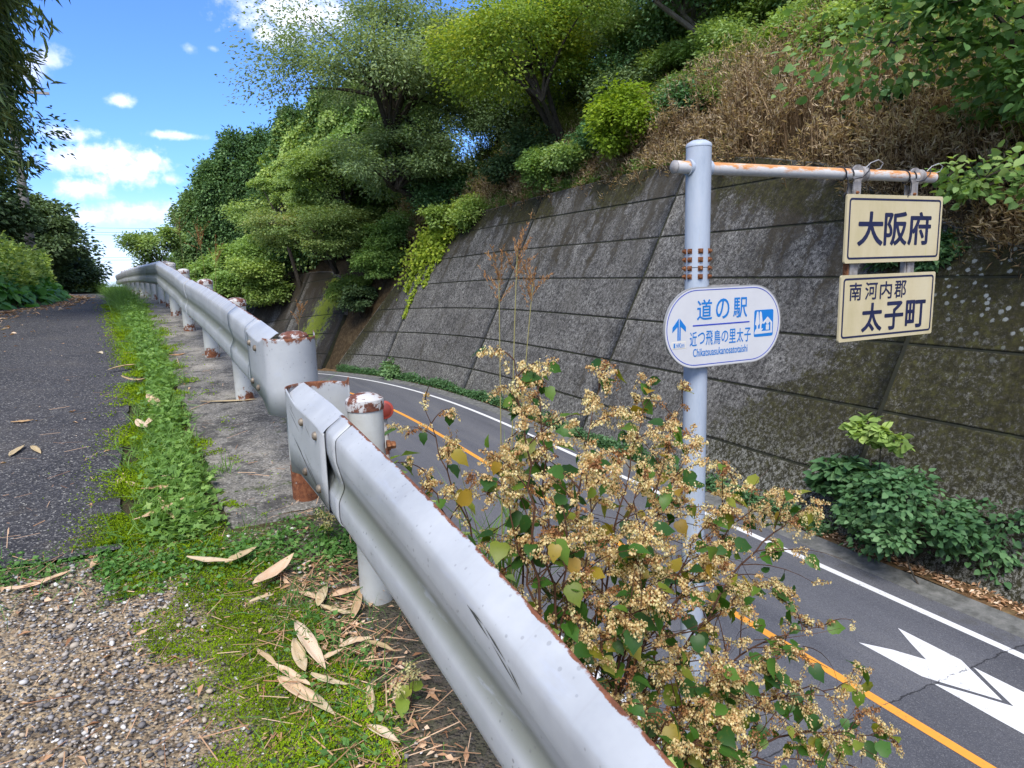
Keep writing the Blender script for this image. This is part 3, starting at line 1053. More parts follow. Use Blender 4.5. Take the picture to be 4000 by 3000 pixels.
# round red reflector on a stub behind the near rail
dl = empty('delineator', (.80, 3.15, -.95), 'small round rusty red reflector behind the guardrail post, half hidden by leaves', 'reflector')
M_RED, _t, _b = mat('faded_red_paint', (.30, .045, .03), .55)
MB().tube([(.81, 3.17, -1.25), (.80, 3.16, -.66)], .017, 10).build('stem', M_CAP, dl, smooth=True)
MB().lathe([(.040, 0), (.044, .004), (.044, .018), (.038, .022)], (.80, 3.145, -.64), 28, axis=(-.25, -1, .1)).build('rim', M_RED, dl, smooth=True)
M_LENS, _t, _b = mat('dull_lens', (.17, .03, .022), .35)
MB().lathe([(.034, 0), (.026, .004), (.001, .006)], (.794, 3.122, -.637), 28, axis=(-.25, -1, .1)).build('lens', M_LENS, dl, smooth=True)

# ------------------------------------------------------------------ sign post and signs
def m_pole():
    m, t, b = mat('pole_paint', rough=.5, spec=.4)
    v = t.coord()
    n = t.noise(3.2, 6, .7, t.scalev(v, 3, 3, .8))
    c = t.ramp(n, [(.3, (.28, .325, .385)), (.55, (.345, .39, .45)), (.8, (.39, .42, .46))])
    st = t.smooth(t.noise(5, 5, .7, t.scalev(v, 5, 5, .7)), .66, .74)
    c = t.mix(t.mul(st, .7), c, (.36, .26, .17))
    t.put(b.inputs['Base Color'], c)
    t.put(b.inputs['Normal'], t.bump(n, .08, .01))
    return m


def m_arm():
    m, t, b = mat('rust_stained_arm_paint', rough=.55, spec=.35)
    v = t.coord()
    x, y, z = t.sep(v)
    nz = t.sep(t.n('ShaderNodeNewGeometry').outputs['Normal'])[2]
    n = t.noise(2.6, 6, .7, t.scalev(v, 1, 4, 4))
    n2 = t.noise(22, 4, .7, v)
    c = t.ramp(n2, [(.3, (.43, .43, .42)), (.7, (.52, .51, .49))])
    r = t.smooth(t.add(t.add(n, t.mul(n2, .15)), t.add(t.mul(nz, .13), t.mul(t.smooth(x, 4.4, 6.8), .12))), .56, .70)
    c = t.mix(r, c, t.ramp(n, [(.4, (.55, .36, .20)), (.55, (.50, .22, .07)), (.7, (.33, .11, .03))]))
    t.put(b.inputs['Base Color'], c)
    return m


M_POLE = m_pole()
M_ARM = m_arm()
M_GALV, _t, _b = mat('dull_zinc', rough=.6, metal=.35)
_t.put(_b.inputs['Base Color'], _t.ramp(_t.noise(18, 4, .6, _t.coord()), [(.35, (.22, .20, .185)), (.65, (.36, .345, .33))]))
M_WIREB, _t, _b = mat('black_tie_wire', (.02, .02, .025), .5)
M_WIREG, _t, _b = mat('grey_tie_wire', (.33, .33, .33), .5)

def m_cream():
    m, t, b = mat('cream_sheeting', rough=.42, spec=.4)
    v = t.coord()
    x, y, z = t.sep(v)
    n = t.noise(3.0, 5, .65, t.scalev(v, 1, 1, .4))
    c = t.ramp(n, [(.3, (.42, .36, .20)), (.55, (.50, .43, .27)), (.8, (.53, .475, .32))])
    ln = t.smooth(t.math('ABSOLUTE', t.sub(t.math('FRACT', t.mul(z, 28)), .5)), .47, .5)
    br = t.smooth(t.noise(30, 3, .6, t.scalev(v, 1, 1, 4)), .47, .58)
    c = t.mix(t.mul(t.mul(ln, br), .35), c, (.30, .24, .13))
    lv = t.smooth(t.math('ABSOLUTE', t.sub(t.math('FRACT', t.mul(x, 12)), .5)), .485, .5)
    c = t.mix(t.mul(lv, .10), c, (.35, .30, .18))
    al = t.smooth(t.noise(5, 5, .7, t.scalev(v, 2.4, 1, .35)), .58, .76)
    c = t.mix(t.mul(al, .35), c, (.40, .40, .12))
    t.put(b.inputs['Base Color'], c)
    return m


M_CREAM = m_cream()
M_NAVY, _t, _b = mat('navy_lettering', rough=.5)
_t.put(_b.inputs['Base Color'], _t.ramp(_t.noise(9, 4, .6, _t.coord()), [(.3, (.008, .012, .040)), (.7, (.017, .022, .065))]))
M_SIGNW, _t, _b = mat('white_sheeting', rough=.35, spec=.45)
_t.put(_b.inputs['Base Color'], _t.ramp(_t.noise(4, 5, .6, _t.coord()), [(.3, (.49, .49, .495)), (.7, (.54, .54, .54))]))
M_BLUE, _t, _b = mat('sign_blue', (.010, .155, .45), .4)
M_DBLUE, _t, _b = mat('deep_blue_line', (.025, .055, .36), .4)
M_STK, _t, _b = mat('yellowed_sticker', (.66, .60, .45), .5)
M_EDGE, _t, _b = mat('sign_back_metal', rough=.5, metal=.4)
_t.put(_b.inputs['Base Color'], (.38, .37, .34, 1))

SY = 4.5
PX = 3.835
sp = empty('sign_post', (PX, SY, ROADZ), 'tall pale grey steel post with rusty overhanging arm, rising behind the flowering bush', 'sign post')
pl = MB()
pl.tube([(PX, SY, ROADZ - .3), (PX, SY, -.03)], .098, 36)
pl.build('pole', M_POLE, sp, smooth=True)
up = MB()
up.tube([(PX, SY, -.024), (PX, SY, .93)], .101, 36)
upo = up.build('upper_pole', M_POLE, sp, smooth=True)
MB().lathe([(.104, 0), (.104, .012), (.095, .03), (.06, .05), (.004, .058)], (PX, SY, .925), 36).build('pole_cap', M_POLE, upo, smooth=True)
ar = MB()
ar.tube([(3.60, SY, .765), (6.78, SY, .775)], .050, 28)
aro = ar.build('arm', M_ARM, sp, smooth=True)
MB().lathe([(.052, -.0), (.052, .012), (.035, .026), (.004, .032)], (3.60, SY, .765), 24, axis=(-1, 0, 0)).build('arm_cap', M_GALV, aro, smooth=True)
MB().lathe([(.050, -.0), (.049, .012), (.035, .022), (.004, .026)], (6.78, SY, .775), 24, axis=(1, 0, 0)).build('arm_cap', M_RUST, aro, smooth=True)
MB().lathe([(.064, -.112), (.064, .112)], (PX, SY, .766), 28, axis=(1, 0, 0)).build('arm_collar', M_POLE, aro, smooth=True)
# ring of rusty bolts where the two pole lengths are joined
for z in (.105, .037, -.033, -.100):
    for an in (-165, -115, -62, -20, 25, 70, 120, 160):
        a = rad(an)
        n_ = Vector((math.cos(a), math.sin(a), 0))
        c_ = Vector((PX, SY, z)) + n_ * .100
        mb = MB()
        mb.lathe([(.017, 0), (.017, .016)], c_, 6, axis=n_)
        mb.lathe([(.010, .016), (.010, .026)], c_, 8, axis=n_)
        R = n_.to_track_quat('Z', 'Y').to_matrix()
        mb.box(c_ + n_ * .002, (.040, .040, .006), M=R)
        mb.build('bolt', M_RUST, upo)
# yellow band low on the pole, and the pictogram plate
MB().lathe([(.0995, -.09), (.0995, .09)], (PX, SY, -4.02), 36, cap=False).build('tape_band', mat('yellowed_tape', (.42, .30, .09), .6)[0], sp, smooth=True)
MB().lathe([(.1005, -.03), (.1005, .03)], (PX, SY, -3.86), 36, cap=False).build('tape_band', M_GALV, sp, smooth=True)


def rrect(x0, x1, z0, z1, r, n=6):
    P = []
    for cx_, cz, a0 in ((x1 - r, z1 - r, 0), (x0 + r, z1 - r, 90), (x0 + r, z0 + r, 180), (x1 - r, z0 + r, 270)):
        for k in range(n + 1):
            a = rad(a0 + 90 * k / n)
            P.append((cx_ + r * math.cos(a), cz + r * math.sin(a)))
    return P


def ring(mb, A, B, y0, y1):
    """flat band between two outlines of equal length"""
    n = len(A)
    V = [(x, y0, z) for x, z in A] + [(x, y0, z) for x, z in B] + [(x, y1, z) for x, z in A] + [(x, y1, z) for x, z in B]
    F = []
    for k in range(n):
        j = (k + 1) % n
        F += [(k, n + k, n + j, j), (2 * n + k, k, j, 2 * n + j), (n + k, 3 * n + k, 3 * n + j, n + j)]
    mb.add(V, F)


def text_into(mb, s, x0, x1, z0, z1, y, bold=.0, depth=.0012):
    """writing fitted to a box, standing proud of the plane y (facing -Y); bold strokes are laid as shifted layers"""
    cu = bpy.data.curves.new('lettering', 'FONT')
    cu.body = s
    cu.size = 1
    cu.resolution_u = 4
    ob = bpy.data.objects.new('lettering', cu)
    COL.objects.link(ob)
    dg = bpy.context.evaluated_depsgraph_get()
    me = bpy.data.meshes.new_from_object(ob.evaluated_get(dg))
    bpy.data.objects.remove(ob)
    bpy.data.curves.remove(cu)
    co = np.array([v.co[:] for v in me.vertices])
    F = [tuple(p.vertices) for p in me.polygons]
    bpy.data.meshes.remove(me)
    if len(co) == 0: return
    a, b_ = co.min(0), co.max(0)
    e = bold * min(z1 - z0, .32)
    X = x0 + e + (co[:, 0] - a[0]) / max(b_[0] - a[0], 1e-6) * (x1 - x0 - 2 * e)
    Z = z0 + e + (co[:, 1] - a[1]) / max(b_[1] - a[1], 1e-6) * (z1 - z0 - 2 * e)
    sh = [(0, 0)] + ([(e * math.cos(k * PI / 4), e * math.sin(k * PI / 4)) for k in range(8)] if bold else [])
    for k, (ox, oz) in enumerate(sh):
        mb.add(np.stack([X + ox, np.full_like(X, y - depth - .00008 * k), Z + oz], 1), F)


def panel(root, name, outline, m, y0=SY, th=.02):
    mb = MB().prism_y(outline, y0 - th / 2, y0 + th / 2)
    return mb.build(name, m, root)

# prefecture sign
s1 = empty('prefecture_sign', (6.19, SY, .27), 'upper cream sign with large navy characters 大阪府 hanging from the rusty arm', 'road sign')
Y0 = SY - .05
panel(s1, 'panel', rrect(5.505, 6.865, -.035, .588, .02), M_CREAM, Y0)
bd = MB()
ring(bd, rrect(5.535, 6.838, .000, .555, .035), rrect(5.553, 6.820, .018, .537, .020), Y0 - .0118, Y0 - .0098)
bd.build('border', M_NAVY, s1)
tx_ = MB()
for ch, a, b_ in (('大', 5.660, 6.012), ('阪', 6.022, 6.355), ('府', 6.365, 6.708)):
    text_into(tx_, ch, a, b_, .120, .437, Y0 - .0102, .026)
tx_.build('lettering', M_NAVY, s1)
for bx in (5.66, 6.46):
    b0 = MB()
    # hanger: a tapered flat plate with an eye round the arm
    n = 20
    eye = [(bx + .078 * math.cos(rad(-55 + 290 * k / n)), .775 + .078 * math.sin(rad(-55 + 290 * k / n))) for k in range(n + 1)]
    poly = eye + [(bx - .050, .60), (bx - .050, .56), (bx + .045, .56), (bx + .045, .60)]
    b0.prism_y(poly, Y0 + .012, Y0 + .028)
    h = b0.build('hanger', M_GALV, s1)
    for sy_ in (-.055, .055):
        MB().prism_y([(bx - .045, .56), (bx + .005, .56), (bx + .012, .69), (bx - .045, .70)], SY + sy_ * .6 - .004, SY + sy_ * .6 + .004).build('side_plate', M_GALV, h)
    MB().lathe([(.062, -.035), (.070, -.03), (.070, .03), (.062, .035)], (bx + .09, SY, .775), 24, axis=(1, 0, 0)).build('clamp_ring', M_GALV, h, smooth=True)
    MB().lathe([(.016, 0), (.016, .012), (.009, .013), (.009, .022)], (bx - .01, Y0 + .010, .605), 6, axis=(0, -1, 0)).build('bolt', M_RUST, h)
# tie wires looped round the arm
for bx in (5.43, 6.30):
    w = MB()
    P = []
    for k in range(26):
        a = 2 * PI * k / 16
        P.append((bx + .006 * k, SY + .060 * math.cos(a), .772 + .060 * math.sin(a)))
    w.tube(P, .0055, 6)
    w.tube([(bx + .04, SY - .06, .76), (bx + .06, SY - .07, .70), (bx + .065, SY - .065, .62), (bx + .03, SY - .06, .58), (bx + .045, SY - .05, .55)], .0055, 6)
    w.tube([(bx + .15, SY - .06, .72), (bx + .24, SY - .075, .735), (bx + .33, SY - .07, .80), (bx + .36, SY - .05, .85)], .0048, 6)
    tag(w.build('tie_wire', M_WIREB), 'black tie wire looped round the rusty arm by its ' + ('outer' if bx > 6 else 'inner') + ' sign hanger', 'wire')
    w = MB()
    w.tube([(bx + .30, SY - .05, .82), (bx + .36, SY - .06, .87), (bx + .46, SY - .06, .90), (bx + .54, SY - .05, .875), (bx + .53, SY - .03, .83), (bx + .47, SY + .0, .81)], .0042, 6)
    tag(w.build('tie_wire', M_WIREG), 'thin grey wire loop standing up over the ' + ('outer' if bx > 6 else 'inner') + ' sign hanger', 'wire')

# town sign
s2 = empty('town_sign', (6.15, SY, -.46), 'lower cream sign with two rows of navy characters 南河内郡 太子町, below its twin', 'road sign')
panel(s2, 'panel', rrect(5.478, 6.832, -.765, -.143, .02), M_CREAM, Y0)
bd = MB()
ring(bd, rrect(5.508, 6.805, -.733, -.172, .035), rrect(5.526, 6.787, -.715, -.190, .020), Y0 - .0118, Y0 - .0098)
bd.build('border', M_NAVY, s2)
tx_ = MB()
for ch, a, b_ in (('南', 5.592, 5.758), ('河', 5.806, 5.980), ('内', 6.014, 6.186), ('郡', 6.222, 6.395)):
    text_into(tx_, ch, a, b_, -.383, -.215, Y0 - .0102, .016)
tx_.build('small_lettering', M_NAVY, s2)
tx_ = MB()
for ch, a, b_ in (('太', 5.778, 6.068), ('子', 6.100, 6.378), ('町', 6.408, 6.708)):
    text_into(tx_, ch, a, b_, -.690, -.412, Y0 - .0102, .026)
tx_.build('large_lettering', M_NAVY, s2)
for bx in (5.68, 6.49):
    MB().box((bx, Y0 + .03, -.09), (.105, .012, .16)).build('strap', M_GALV, s2)
    MB().box((bx - .075, Y0 + .05, -.09), (.018, .05, .16)).build('angle_bar', M_RUST if bx < 6 else M_GALV, s2)

# oval roadside station sign
OY = 4.36
s3 = empty('station_sign', (4.01, OY, -.51), 'white oval sign with blue writing, arrow and house symbol fixed to the grey post', 'road sign')
panel(s3, 'panel', rrect(3.395, 4.632, -.835, -.187, .318, 14), M_SIGNW, OY, .016)
rm = MB()
ring(rm, rrect(3.391, 4.636, -.839, -.183, .322, 14), rrect(3.397, 4.630, -.833, -.189, .316, 14), OY - .010, OY + .010)
rm.build('rim', M_EDGE, s3)
bd = MB()
ring(bd, rrect(3.412, 4.615, -.818, -.204, .302, 14), rrect(3.418, 4.609, -.812, -.210, .296, 14), OY - .0096, OY - .0078)
bd.build('border', M_DBLUE, s3)
tx_ = MB()
for ch, a, b_ in (('道', 3.715, 3.872), ('の', 3.912, 4.056), ('駅', 4.098, 4.252)):
    text_into(tx_, ch, a, b_, -.450, -.283, OY - .0082, .012)
for ch, a, b_ in zip('近つ飛鳥の里太子', np.linspace(3.645, 4.225, 8), np.linspace(3.645, 4.225, 8) + .073):
    zz = (-.645, -.550) if ch in 'つの' else (-.658, -.540)
    text_into(tx_, ch, a, b_, zz[0], zz[1], OY - .0082, .008)
text_into(tx_, 'Chikatsuasukanosatotaishi', 3.680, 4.265, -.745, -.680, OY - .0082, .012)
tx_.build('lettering', M_BLUE, s3)
MB().prism_y([(3.675, -.497), (4.280, -.497), (4.280, -.486), (3.675, -.486)], OY - .0098, OY - .0080).build('underline', M_DBLUE, s3)
aw = MB()
aw.prism_y([(3.533, -.424), (3.471, -.494), (3.469, -.535), (3.520, -.490), (3.520, -.600), (3.533, -.600)], OY - .0098, OY - .0080)
aw.prism_y([(3.539, -.600), (3.552, -.600), (3.552, -.490), (3.605, -.535), (3.604, -.494), (3.541, -.424)], OY - .0098, OY - .0080)
aw.build('arrow', M_BLUE, s3)
st_ = MB().prism_y([(3.464, -.668), (3.602, -.668), (3.602, -.612), (3.464, -.612)], OY - .0095, OY - .0080)
sto = st_.build('distance_sticker', M_STK, s3)
MB().prism_y([(3.468, -.664), (3.598, -.664), (3.598, -.616), (3.468, -.616)], OY - .0100, OY - .0092).build('sticker_face', M_SIGNW, sto)
tx_ = MB()
text_into(tx_, '1', 3.482, 3.496, -.658, -.622, OY - .0102, .004, .0006)
text_into(tx_, '.', 3.501, 3.505, -.658, -.653, OY - .0102, .004, .0006)
text_into(tx_, '9', 3.508, 3.524, -.658, -.630, OY - .0102, .004, .0006)
text_into(tx_, 'Km', 3.530, 3.588, -.658, -.622, OY - .0102, .004, .0006)
tx_.build('lettering', M_BLUE, sto)
ic = MB().prism_y(rrect(4.333, 4.550, -.627, -.399, .018), OY - .0096, OY - .0080)
ico = ic.build('pictogram', M_BLUE, s3)
sy0, sy1 = OY - .0106, OY - .0094
pc = MB()
def pix(P): return [(4.333 + x * .217, -.627 + z * .228) for x, z in P]
pc.prism_y(pix([(.05, .46), (.13, .94), (.20, .94), (.27, .48), (.20, .42), (.20, .30), (.13, .30), (.13, .42)]), sy0, sy1)
pc.prism_y(pix([(.28, .52), (.27, .90), (.32, .95), (.37, .90), (.45, .50), (.38, .44), (.38, .30), (.30, .30), (.30, .44)]), sy0 + .0003, sy1)
pc.prism_y(pix([(.02, .16), (.10, .30), (.48, .30), (.38, .20), (.96, .20), (.96, .12), (.03, .10)]), sy0 + .0001, sy1)
pc.prism_y(pix([(.44, .52), (.70, .73), (.95, .52), (.95, .20), (.86, .20), (.86, .49), (.70, .62), (.50, .46)]), sy0 + .0002, sy1)
pc.prism_y(pix([(.62 + .0, .24), (.78, .24), (.78, .42), (.74, .44), (.66, .44), (.62, .42)]), sy0 + .0001, sy1)
pc.prism_y(pix([(.70 + .085 * math.cos(a), .53 + .075 * math.sin(a)) for a in np.linspace(0, 2 * PI, 17)[:-1]]), sy0 + .0004, sy1)
pc.build('symbol', M_SIGNW, ico)
MB().box((4.02, OY + .03, -.185), (.30, .04, .022)).build('bracket', M_GALV, s3)
MB().box((3.95, OY + .03, -.80), (.30, .04, .022)).build('bracket', M_GALV, s3)

# ------------------------------------------------------------------ utility pole and wires
UPX, UPY = -5.2, 32.0
ub = float(zt(UPX, UPY))
M_UPOLE, _t, _b = mat('utility_pole_concrete', rough=.85)
_v = _t.coord()
_z = _t.sep(_v)[2]
_c = _t.ramp(_t.noise(3, 5, .6, _t.scalev(_v, 2, 2, .5)), [(.3, (.13, .125, .12)), (.7, (.22, .21, .20))])
_c = _t.mix(_t.smooth(_z, 1.66, 1.60), _c, (.36, .34, .31))
_t.put(_b.inputs['Base Color'], _c)
up_ = empty('utility_pole', (UPX, UPY, ub), 'tall grey concrete utility pole left of the path, its top lost in bamboo', 'utility pole')
MB().lathe([(.18, -.5), (.17, 2), (.155, 6), (.14, 11.5)], (UPX, UPY, ub), 20).build('pole', M_UPOLE, up_, smooth=True)
MB().box((UPX + .45, UPY - .18, ub + 7.55), (1.7, .09, .09)).build('cross_arm', M_GALV, up_)
for k in (-.2, .45, 1.1):
    MB().lathe([(.03, 0), (.05, .03), (.03, .06), (.05, .09), (.02, .13)], (UPX + k, UPY - .18, ub + 7.6), 10).build('insulator', M_SIGNW, up_, smooth=True)
MB().box((UPX + .02, UPY - .18, ub + 1.45), (.12, .01, .16)).build('number_plate', M_WIREB, up_)
def wire(P0, P1, sag, r, label):
    n = 24
    P = []
    for k in range(n + 1):
        f = k / n
        p = Vector(P0).lerp(Vector(P1), f)
        p.z -= sag * 4 * f * (1 - f)
        P.append(p)
    tag(MB().tube(P, r, 5).build('power_line', M_WIREB), label, 'power line', 'power lines')
wire((UPX + 1.1, UPY - .18, ub + 7.72), (-.9, -12, 9.6), .5, .011, 'thin power line falling through the blue sky to the left pole crossarm')
wire((UPX + .45, UPY - .18, ub + 7.72), (-2.6, -12, 9.2), .5, .011, 'thin power line seen behind the bamboo leaves at the left edge')
for k, (za, zb) in enumerate(((10.6, 9.6), (9.9, 8.7), (9.4, 8.3), (5.1, 4.2), (4.6, 3.8))):
    wire((-45, 150, za), (22, 150, zb + .1), .25, .030, 'faint distant power line low above the crest, ' + ('topmost', 'second from top', 'middle', 'second from bottom', 'lowest')[k] + ' of five')

# ------------------------------------------------------------------ foliage
def leafmat(name, stops, trans=.42, rough=.5, spec=.25, spots=False):
    m = bpy.data.materials.new(name)
    m.use_nodes = True
    t = NT(m.node_tree)
    b = m.node_tree.nodes['Principled BSDF']
    out = m.node_tree.nodes['Material Output']
    r = t.attr('rnd')
    c = t.ramp(r, stops)
    oi = t.n('ShaderNodeObjectInfo').outputs['Random']
    hs = t.n('ShaderNodeHueSaturation')
    t.l.new(t.smooth(oi, 0, 1, .485, .512), hs.inputs['Hue'])
    t.l.new(t.smooth(oi, 1, 0, .85, 1.15), hs.inputs['Value'])
    t.l.new(c, hs.inputs['Color'])
    c = hs.outputs[0]
    if spots:
        v = t.coord()
        n = t.noise(38, 5, .75, v)
        c = t.mix(t.mul(t.smooth(n, .58, .72), .5), c, (.20, .17, .03))
        c = t.mix(t.mul(t.smooth(n, .40, .30), .4), c, (.012, .03, .006))
    t.put(b.inputs['Base Color'], c)
    b.inputs['Roughness'].default_value = rough
    b.inputs['Specular IOR Level'].default_value = spec
    tr = t.n('ShaderNodeBsdfTranslucent')
    t.put(tr.inputs['Color'], t.mix(1.0, c, (1.25, 1.2, .55), 'MULTIPLY'))
    ms = t.n('ShaderNodeMixShader')
    ms.inputs[0].default_value = trans
    t.l.new(b.outputs[0], ms.inputs[1])
    t.l.new(tr.outputs[0], ms.inputs[2])
    t.l.new(ms.outputs[0], out.inputs['Surface'])
    return m


def barkmat(name, a, b_):
    m, t, b = mat(name, rough=.9, spec=.15)
    v = t.coord()
    t.put(b.inputs['Base Color'], t.ramp(t.noise(7, 6, .7, t.scalev(v, 1, 1, .25)), [(.3, a), (.7, b_)]))
    t.put(b.inputs['Normal'], t.bump(t.noise(12, 5, .7, t.scalev(v, 1, 1, .2)), .8, .03))
    return m


BARK = barkmat('dark_bark', (.022, .018, .014), (.075, .065, .052))
BARKG = barkmat('grey_bark', (.06, .052, .042), (.17, .15, .125))
STEM = barkmat('brown_stem', (.035, .018, .012), (.10, .05, .028))
F_OAK = leafmat('grey_green_leaves', [(.0, (0.078, 0.132, 0.055)), (.45, (0.190, 0.280, 0.124)), (.8, (0.315, 0.403, 0.202)), (1, (0.447, 0.504, 0.314))])
F_YEL = leafmat('yellowing_leaves', [(.0, (0.086, 0.157, 0.032)), (.4, (0.236, 0.342, 0.053)), (.7, (0.409, 0.464, 0.065)), (1, (0.775, 0.669, 0.086))], .45)
F_LIGHT = leafmat('light_green_leaves', [(.0, (0.094, 0.160, 0.053)), (.5, (0.243, 0.373, 0.121)), (.85, (0.371, 0.474, 0.184)), (1, (0.487, 0.543, 0.261))])
F_CHERRY = leafmat('reddening_leaves', [(.0, (0.097, 0.151, 0.048)), (.5, (0.234, 0.336, 0.107)), (.80, (0.363, 0.392, 0.152)), (.93, (0.481, 0.317, 0.151)), (1, (0.530, 0.219, 0.128))])
F_CYP = leafmat('cypress_sprays', [(.0, (0.057, 0.109, 0.043)), (.5, (0.136, 0.238, 0.083)), (1, (0.284, 0.414, 0.152))], .2)
F_VINE = leafmat('vine_leaves', [(.0, (0.098, 0.172, 0.049)), (.5, (0.256, 0.394, 0.103)), (1, (0.460, 0.568, 0.187))], .4)
F_BRIGHT = leafmat('bright_vine_leaves', [(.0, (0.101, 0.175, 0.020)), (.5, (0.243, 0.364, 0.034)), (1, (0.405, 0.486, 0.068))], .45)
F_DARK = leafmat('dark_evergreen_leaves', [(.0, (0.034, 0.062, 0.028)), (.5, (0.079, 0.135, 0.053)), (.85, (0.150, 0.225, 0.087)), (1, (0.269, 0.317, 0.150))], .2)
F_MULB = leafmat('broad_lobed_leaves', [(.0, (0.069, 0.144, 0.045)), (.5, (0.177, 0.310, 0.091)), (.85, (0.322, 0.425, 0.141)), (1, (0.543, 0.543, 0.147))], .45)
F_BAM = leafmat('bamboo_leaves', [(.0, (0.036, 0.074, 0.028)), (.5, (0.102, 0.167, 0.061)), (.85, (0.203, 0.254, 0.081)), (1, (0.486, 0.405, 0.102))], .35)
F_SHRUB = leafmat('blue_green_leaves', [(.0, (0.039, 0.094, 0.037)), (.5, (0.112, 0.225, 0.090)), (1, (0.238, 0.365, 0.165))], .3)
F_KUDZU = leafmat('kudzu_leaves', [(.0, (0.041, 0.128, 0.024)), (.5, (0.088, 0.257, 0.043)), (1, (0.162, 0.338, 0.081))], .4, .45, .35)
F_DRY = leafmat('dry_bamboo_grass', [(.0, (.060, .040, .020)), (.20, (.15, .105, .058)), (.40, (.30, .22, .125)), (.55, (.47, .38, .235)), (.62, (.58, .49, .34)), (.66, (.12, .19, .035)), (.85, (.28, .36, .07)), (1, (.50, .50, .19))], .35, .7, .1)
F_WEED = leafmat('verge_weeds', [(.0, (0.053, 0.124, 0.029)), (.5, (0.126, 0.268, 0.055)), (.85, (0.214, 0.368, 0.095)), (.95, (0.340, 0.399, 0.138)), (1, (0.474, 0.379, 0.165))], .4)
F_MOSS = leafmat('moss', [(.0, (0.067, 0.111, 0.006)), (.5, (0.193, 0.297, 0.009)), (1, (0.372, 0.505, 0.022))], .3, .9, .05)
F_TAN = leafmat('dry_sheath', [(.0, (.22, .12, .05)), (.4, (.40, .26, .13)), (.75, (.52, .38, .22)), (1, (.60, .50, .36))], .15, .65, .2)
F_SEED = leafmat('cream_seed_wings', [(.0, (.30, .15, .06)), (.2, (.46, .30, .12)), (.4, (.62, .50, .24)), (.75, (.72, .66, .36)), (1, (.64, .69, .36))], .45, .7, .1)
F_SEEDB = leafmat('brown_seed_wings', [(.0, (.13, .055, .022)), (.5, (.32, .165, .068)), (.85, (.50, .31, .14)), (1, (.62, .48, .24))], .4, .75, .1)
F_KNOT = leafmat('knotweed_leaves', [(.0, (.030, .085, .014)), (.45, (.075, .175, .022)), (.75, (.15, .235, .026)), (.9, (.30, .29, .035)), (1, (.38, .22, .03))], .42, .45, .35, spots=True)


def unit(a): return a / np.maximum(np.linalg.norm(a, axis=-1, keepdims=True), 1e-9)

T_LEAF = (np.array([(0, 0, 0), (.42, .5, .10), (1, 0, -.12), (.42, -.5, .10)]), np.array([(0, 3, 2), (0, 2, 1)]))
T_BLADE = (np.array([(0, .35, 0), (0, -.35, 0), (.5, .5, .02), (.5, -.5, .02), (1, 0, -.25)]), np.array([(0, 1, 3), (0, 3, 2), (2, 3, 4)]))
T_QUAD = (np.array([(0, -.5, 0), (1, -.5, 0), (1, .5, 0), (0, .5, 0)]), np.array([(0, 1, 2), (0, 2, 3)]))
# ovate leaf with a heart base and a drawn-out tip
_half = [(0, 0), (-.05, .20), (.02, .38), (.18, .49), (.36, .50), (.56, .42), (.74, .28), (.88, .12), (1.0, 0)]
def _broad(jag=0.0):
    V = [(u, 0, -.10 * u * u) for u in (0, .18, .36, .56, .74, 1.0)]
    def mid(u): return 0
    E = [(-.06, .20), (.04, .40), (.20, .49 + jag), (.38, .49 - jag), (.57, .42 + jag), (.75, .26 - jag)]
    for s in (1, -1):
        V += [(u, s * w, .14 * w * 1.2 - .10 * u * u) for u, w in E]
    F = []
    m_ = [0, 1, 2, 3, 4, 5]
    for s, o in ((1, 6), (-1, 12)):
        tri = [(0, o, o + 1), (0, o + 1, 1), (1, o + 1, o + 2), (1, o + 2, 2), (2, o + 2, o + 3), (2, o + 3, 3), (3, o + 3, o + 4), (3, o + 4, 4), (4, o + 4, o + 5), (4, o + 5, 5)]
        F += [t if s < 0 else t[::-1] for t in tri]
    return np.array(V), np.array(F)
T_BROAD = _broad()
T_JAG = _broad(.035)
# lobed leaf (mulberry, mugwort)
T_LOBE = (np.array([(0, 0, 0), (.30, 0, 0), (.12, .34, .05), (.34, .22, .03), (.52, .52, .02), (.60, .17, .02), (1, 0, -.12),
                    (.12, -.34, .05), (.34, -.22, .03), (.52, -.52, .02), (.60, -.17, .02), (.55, 0, 0)]),
          np.array([(0, 3, 2), (0, 1, 3), (3, 5, 4), (1, 5, 3), (1, 11, 5), (11, 6, 5), (0, 7, 8), (0, 8, 1), (8, 9, 10), (1, 8, 10), (1, 10, 11), (11, 10, 6)]))


def leaves(P, D, N, L, W, tmpl, curl=None):
    """many copies of one leaf shape as plain arrays: vertices, faces"""
    tv, tf = tmpl
    D = unit(D)
    S = unit(np.cross(N, D))
    N = np.cross(D, S)
    n, k = len(P), len(tv)
    L = np.broadcast_to(np.asarray(L, float), (n,))[:, None, None]
    W = np.broadcast_to(np.asarray(W, float), (n,))[:, None, None]
    zz = tv[None, :, 2, None] * L
    if curl is not None: zz = zz + (np.asarray(curl)[:, None, None] * (tv[None, :, 0, None] ** 2)) * L
    V = P[:, None] + D[:, None] * tv[None, :, 0, None] * L + S[:, None] * tv[None, :, 1, None] * W + N[:, None] * zz
    F = (tf[None] + (np.arange(n) * k)[:, None, None]).reshape(-1, tf.shape[1])
    return V.reshape(-1, 3), F


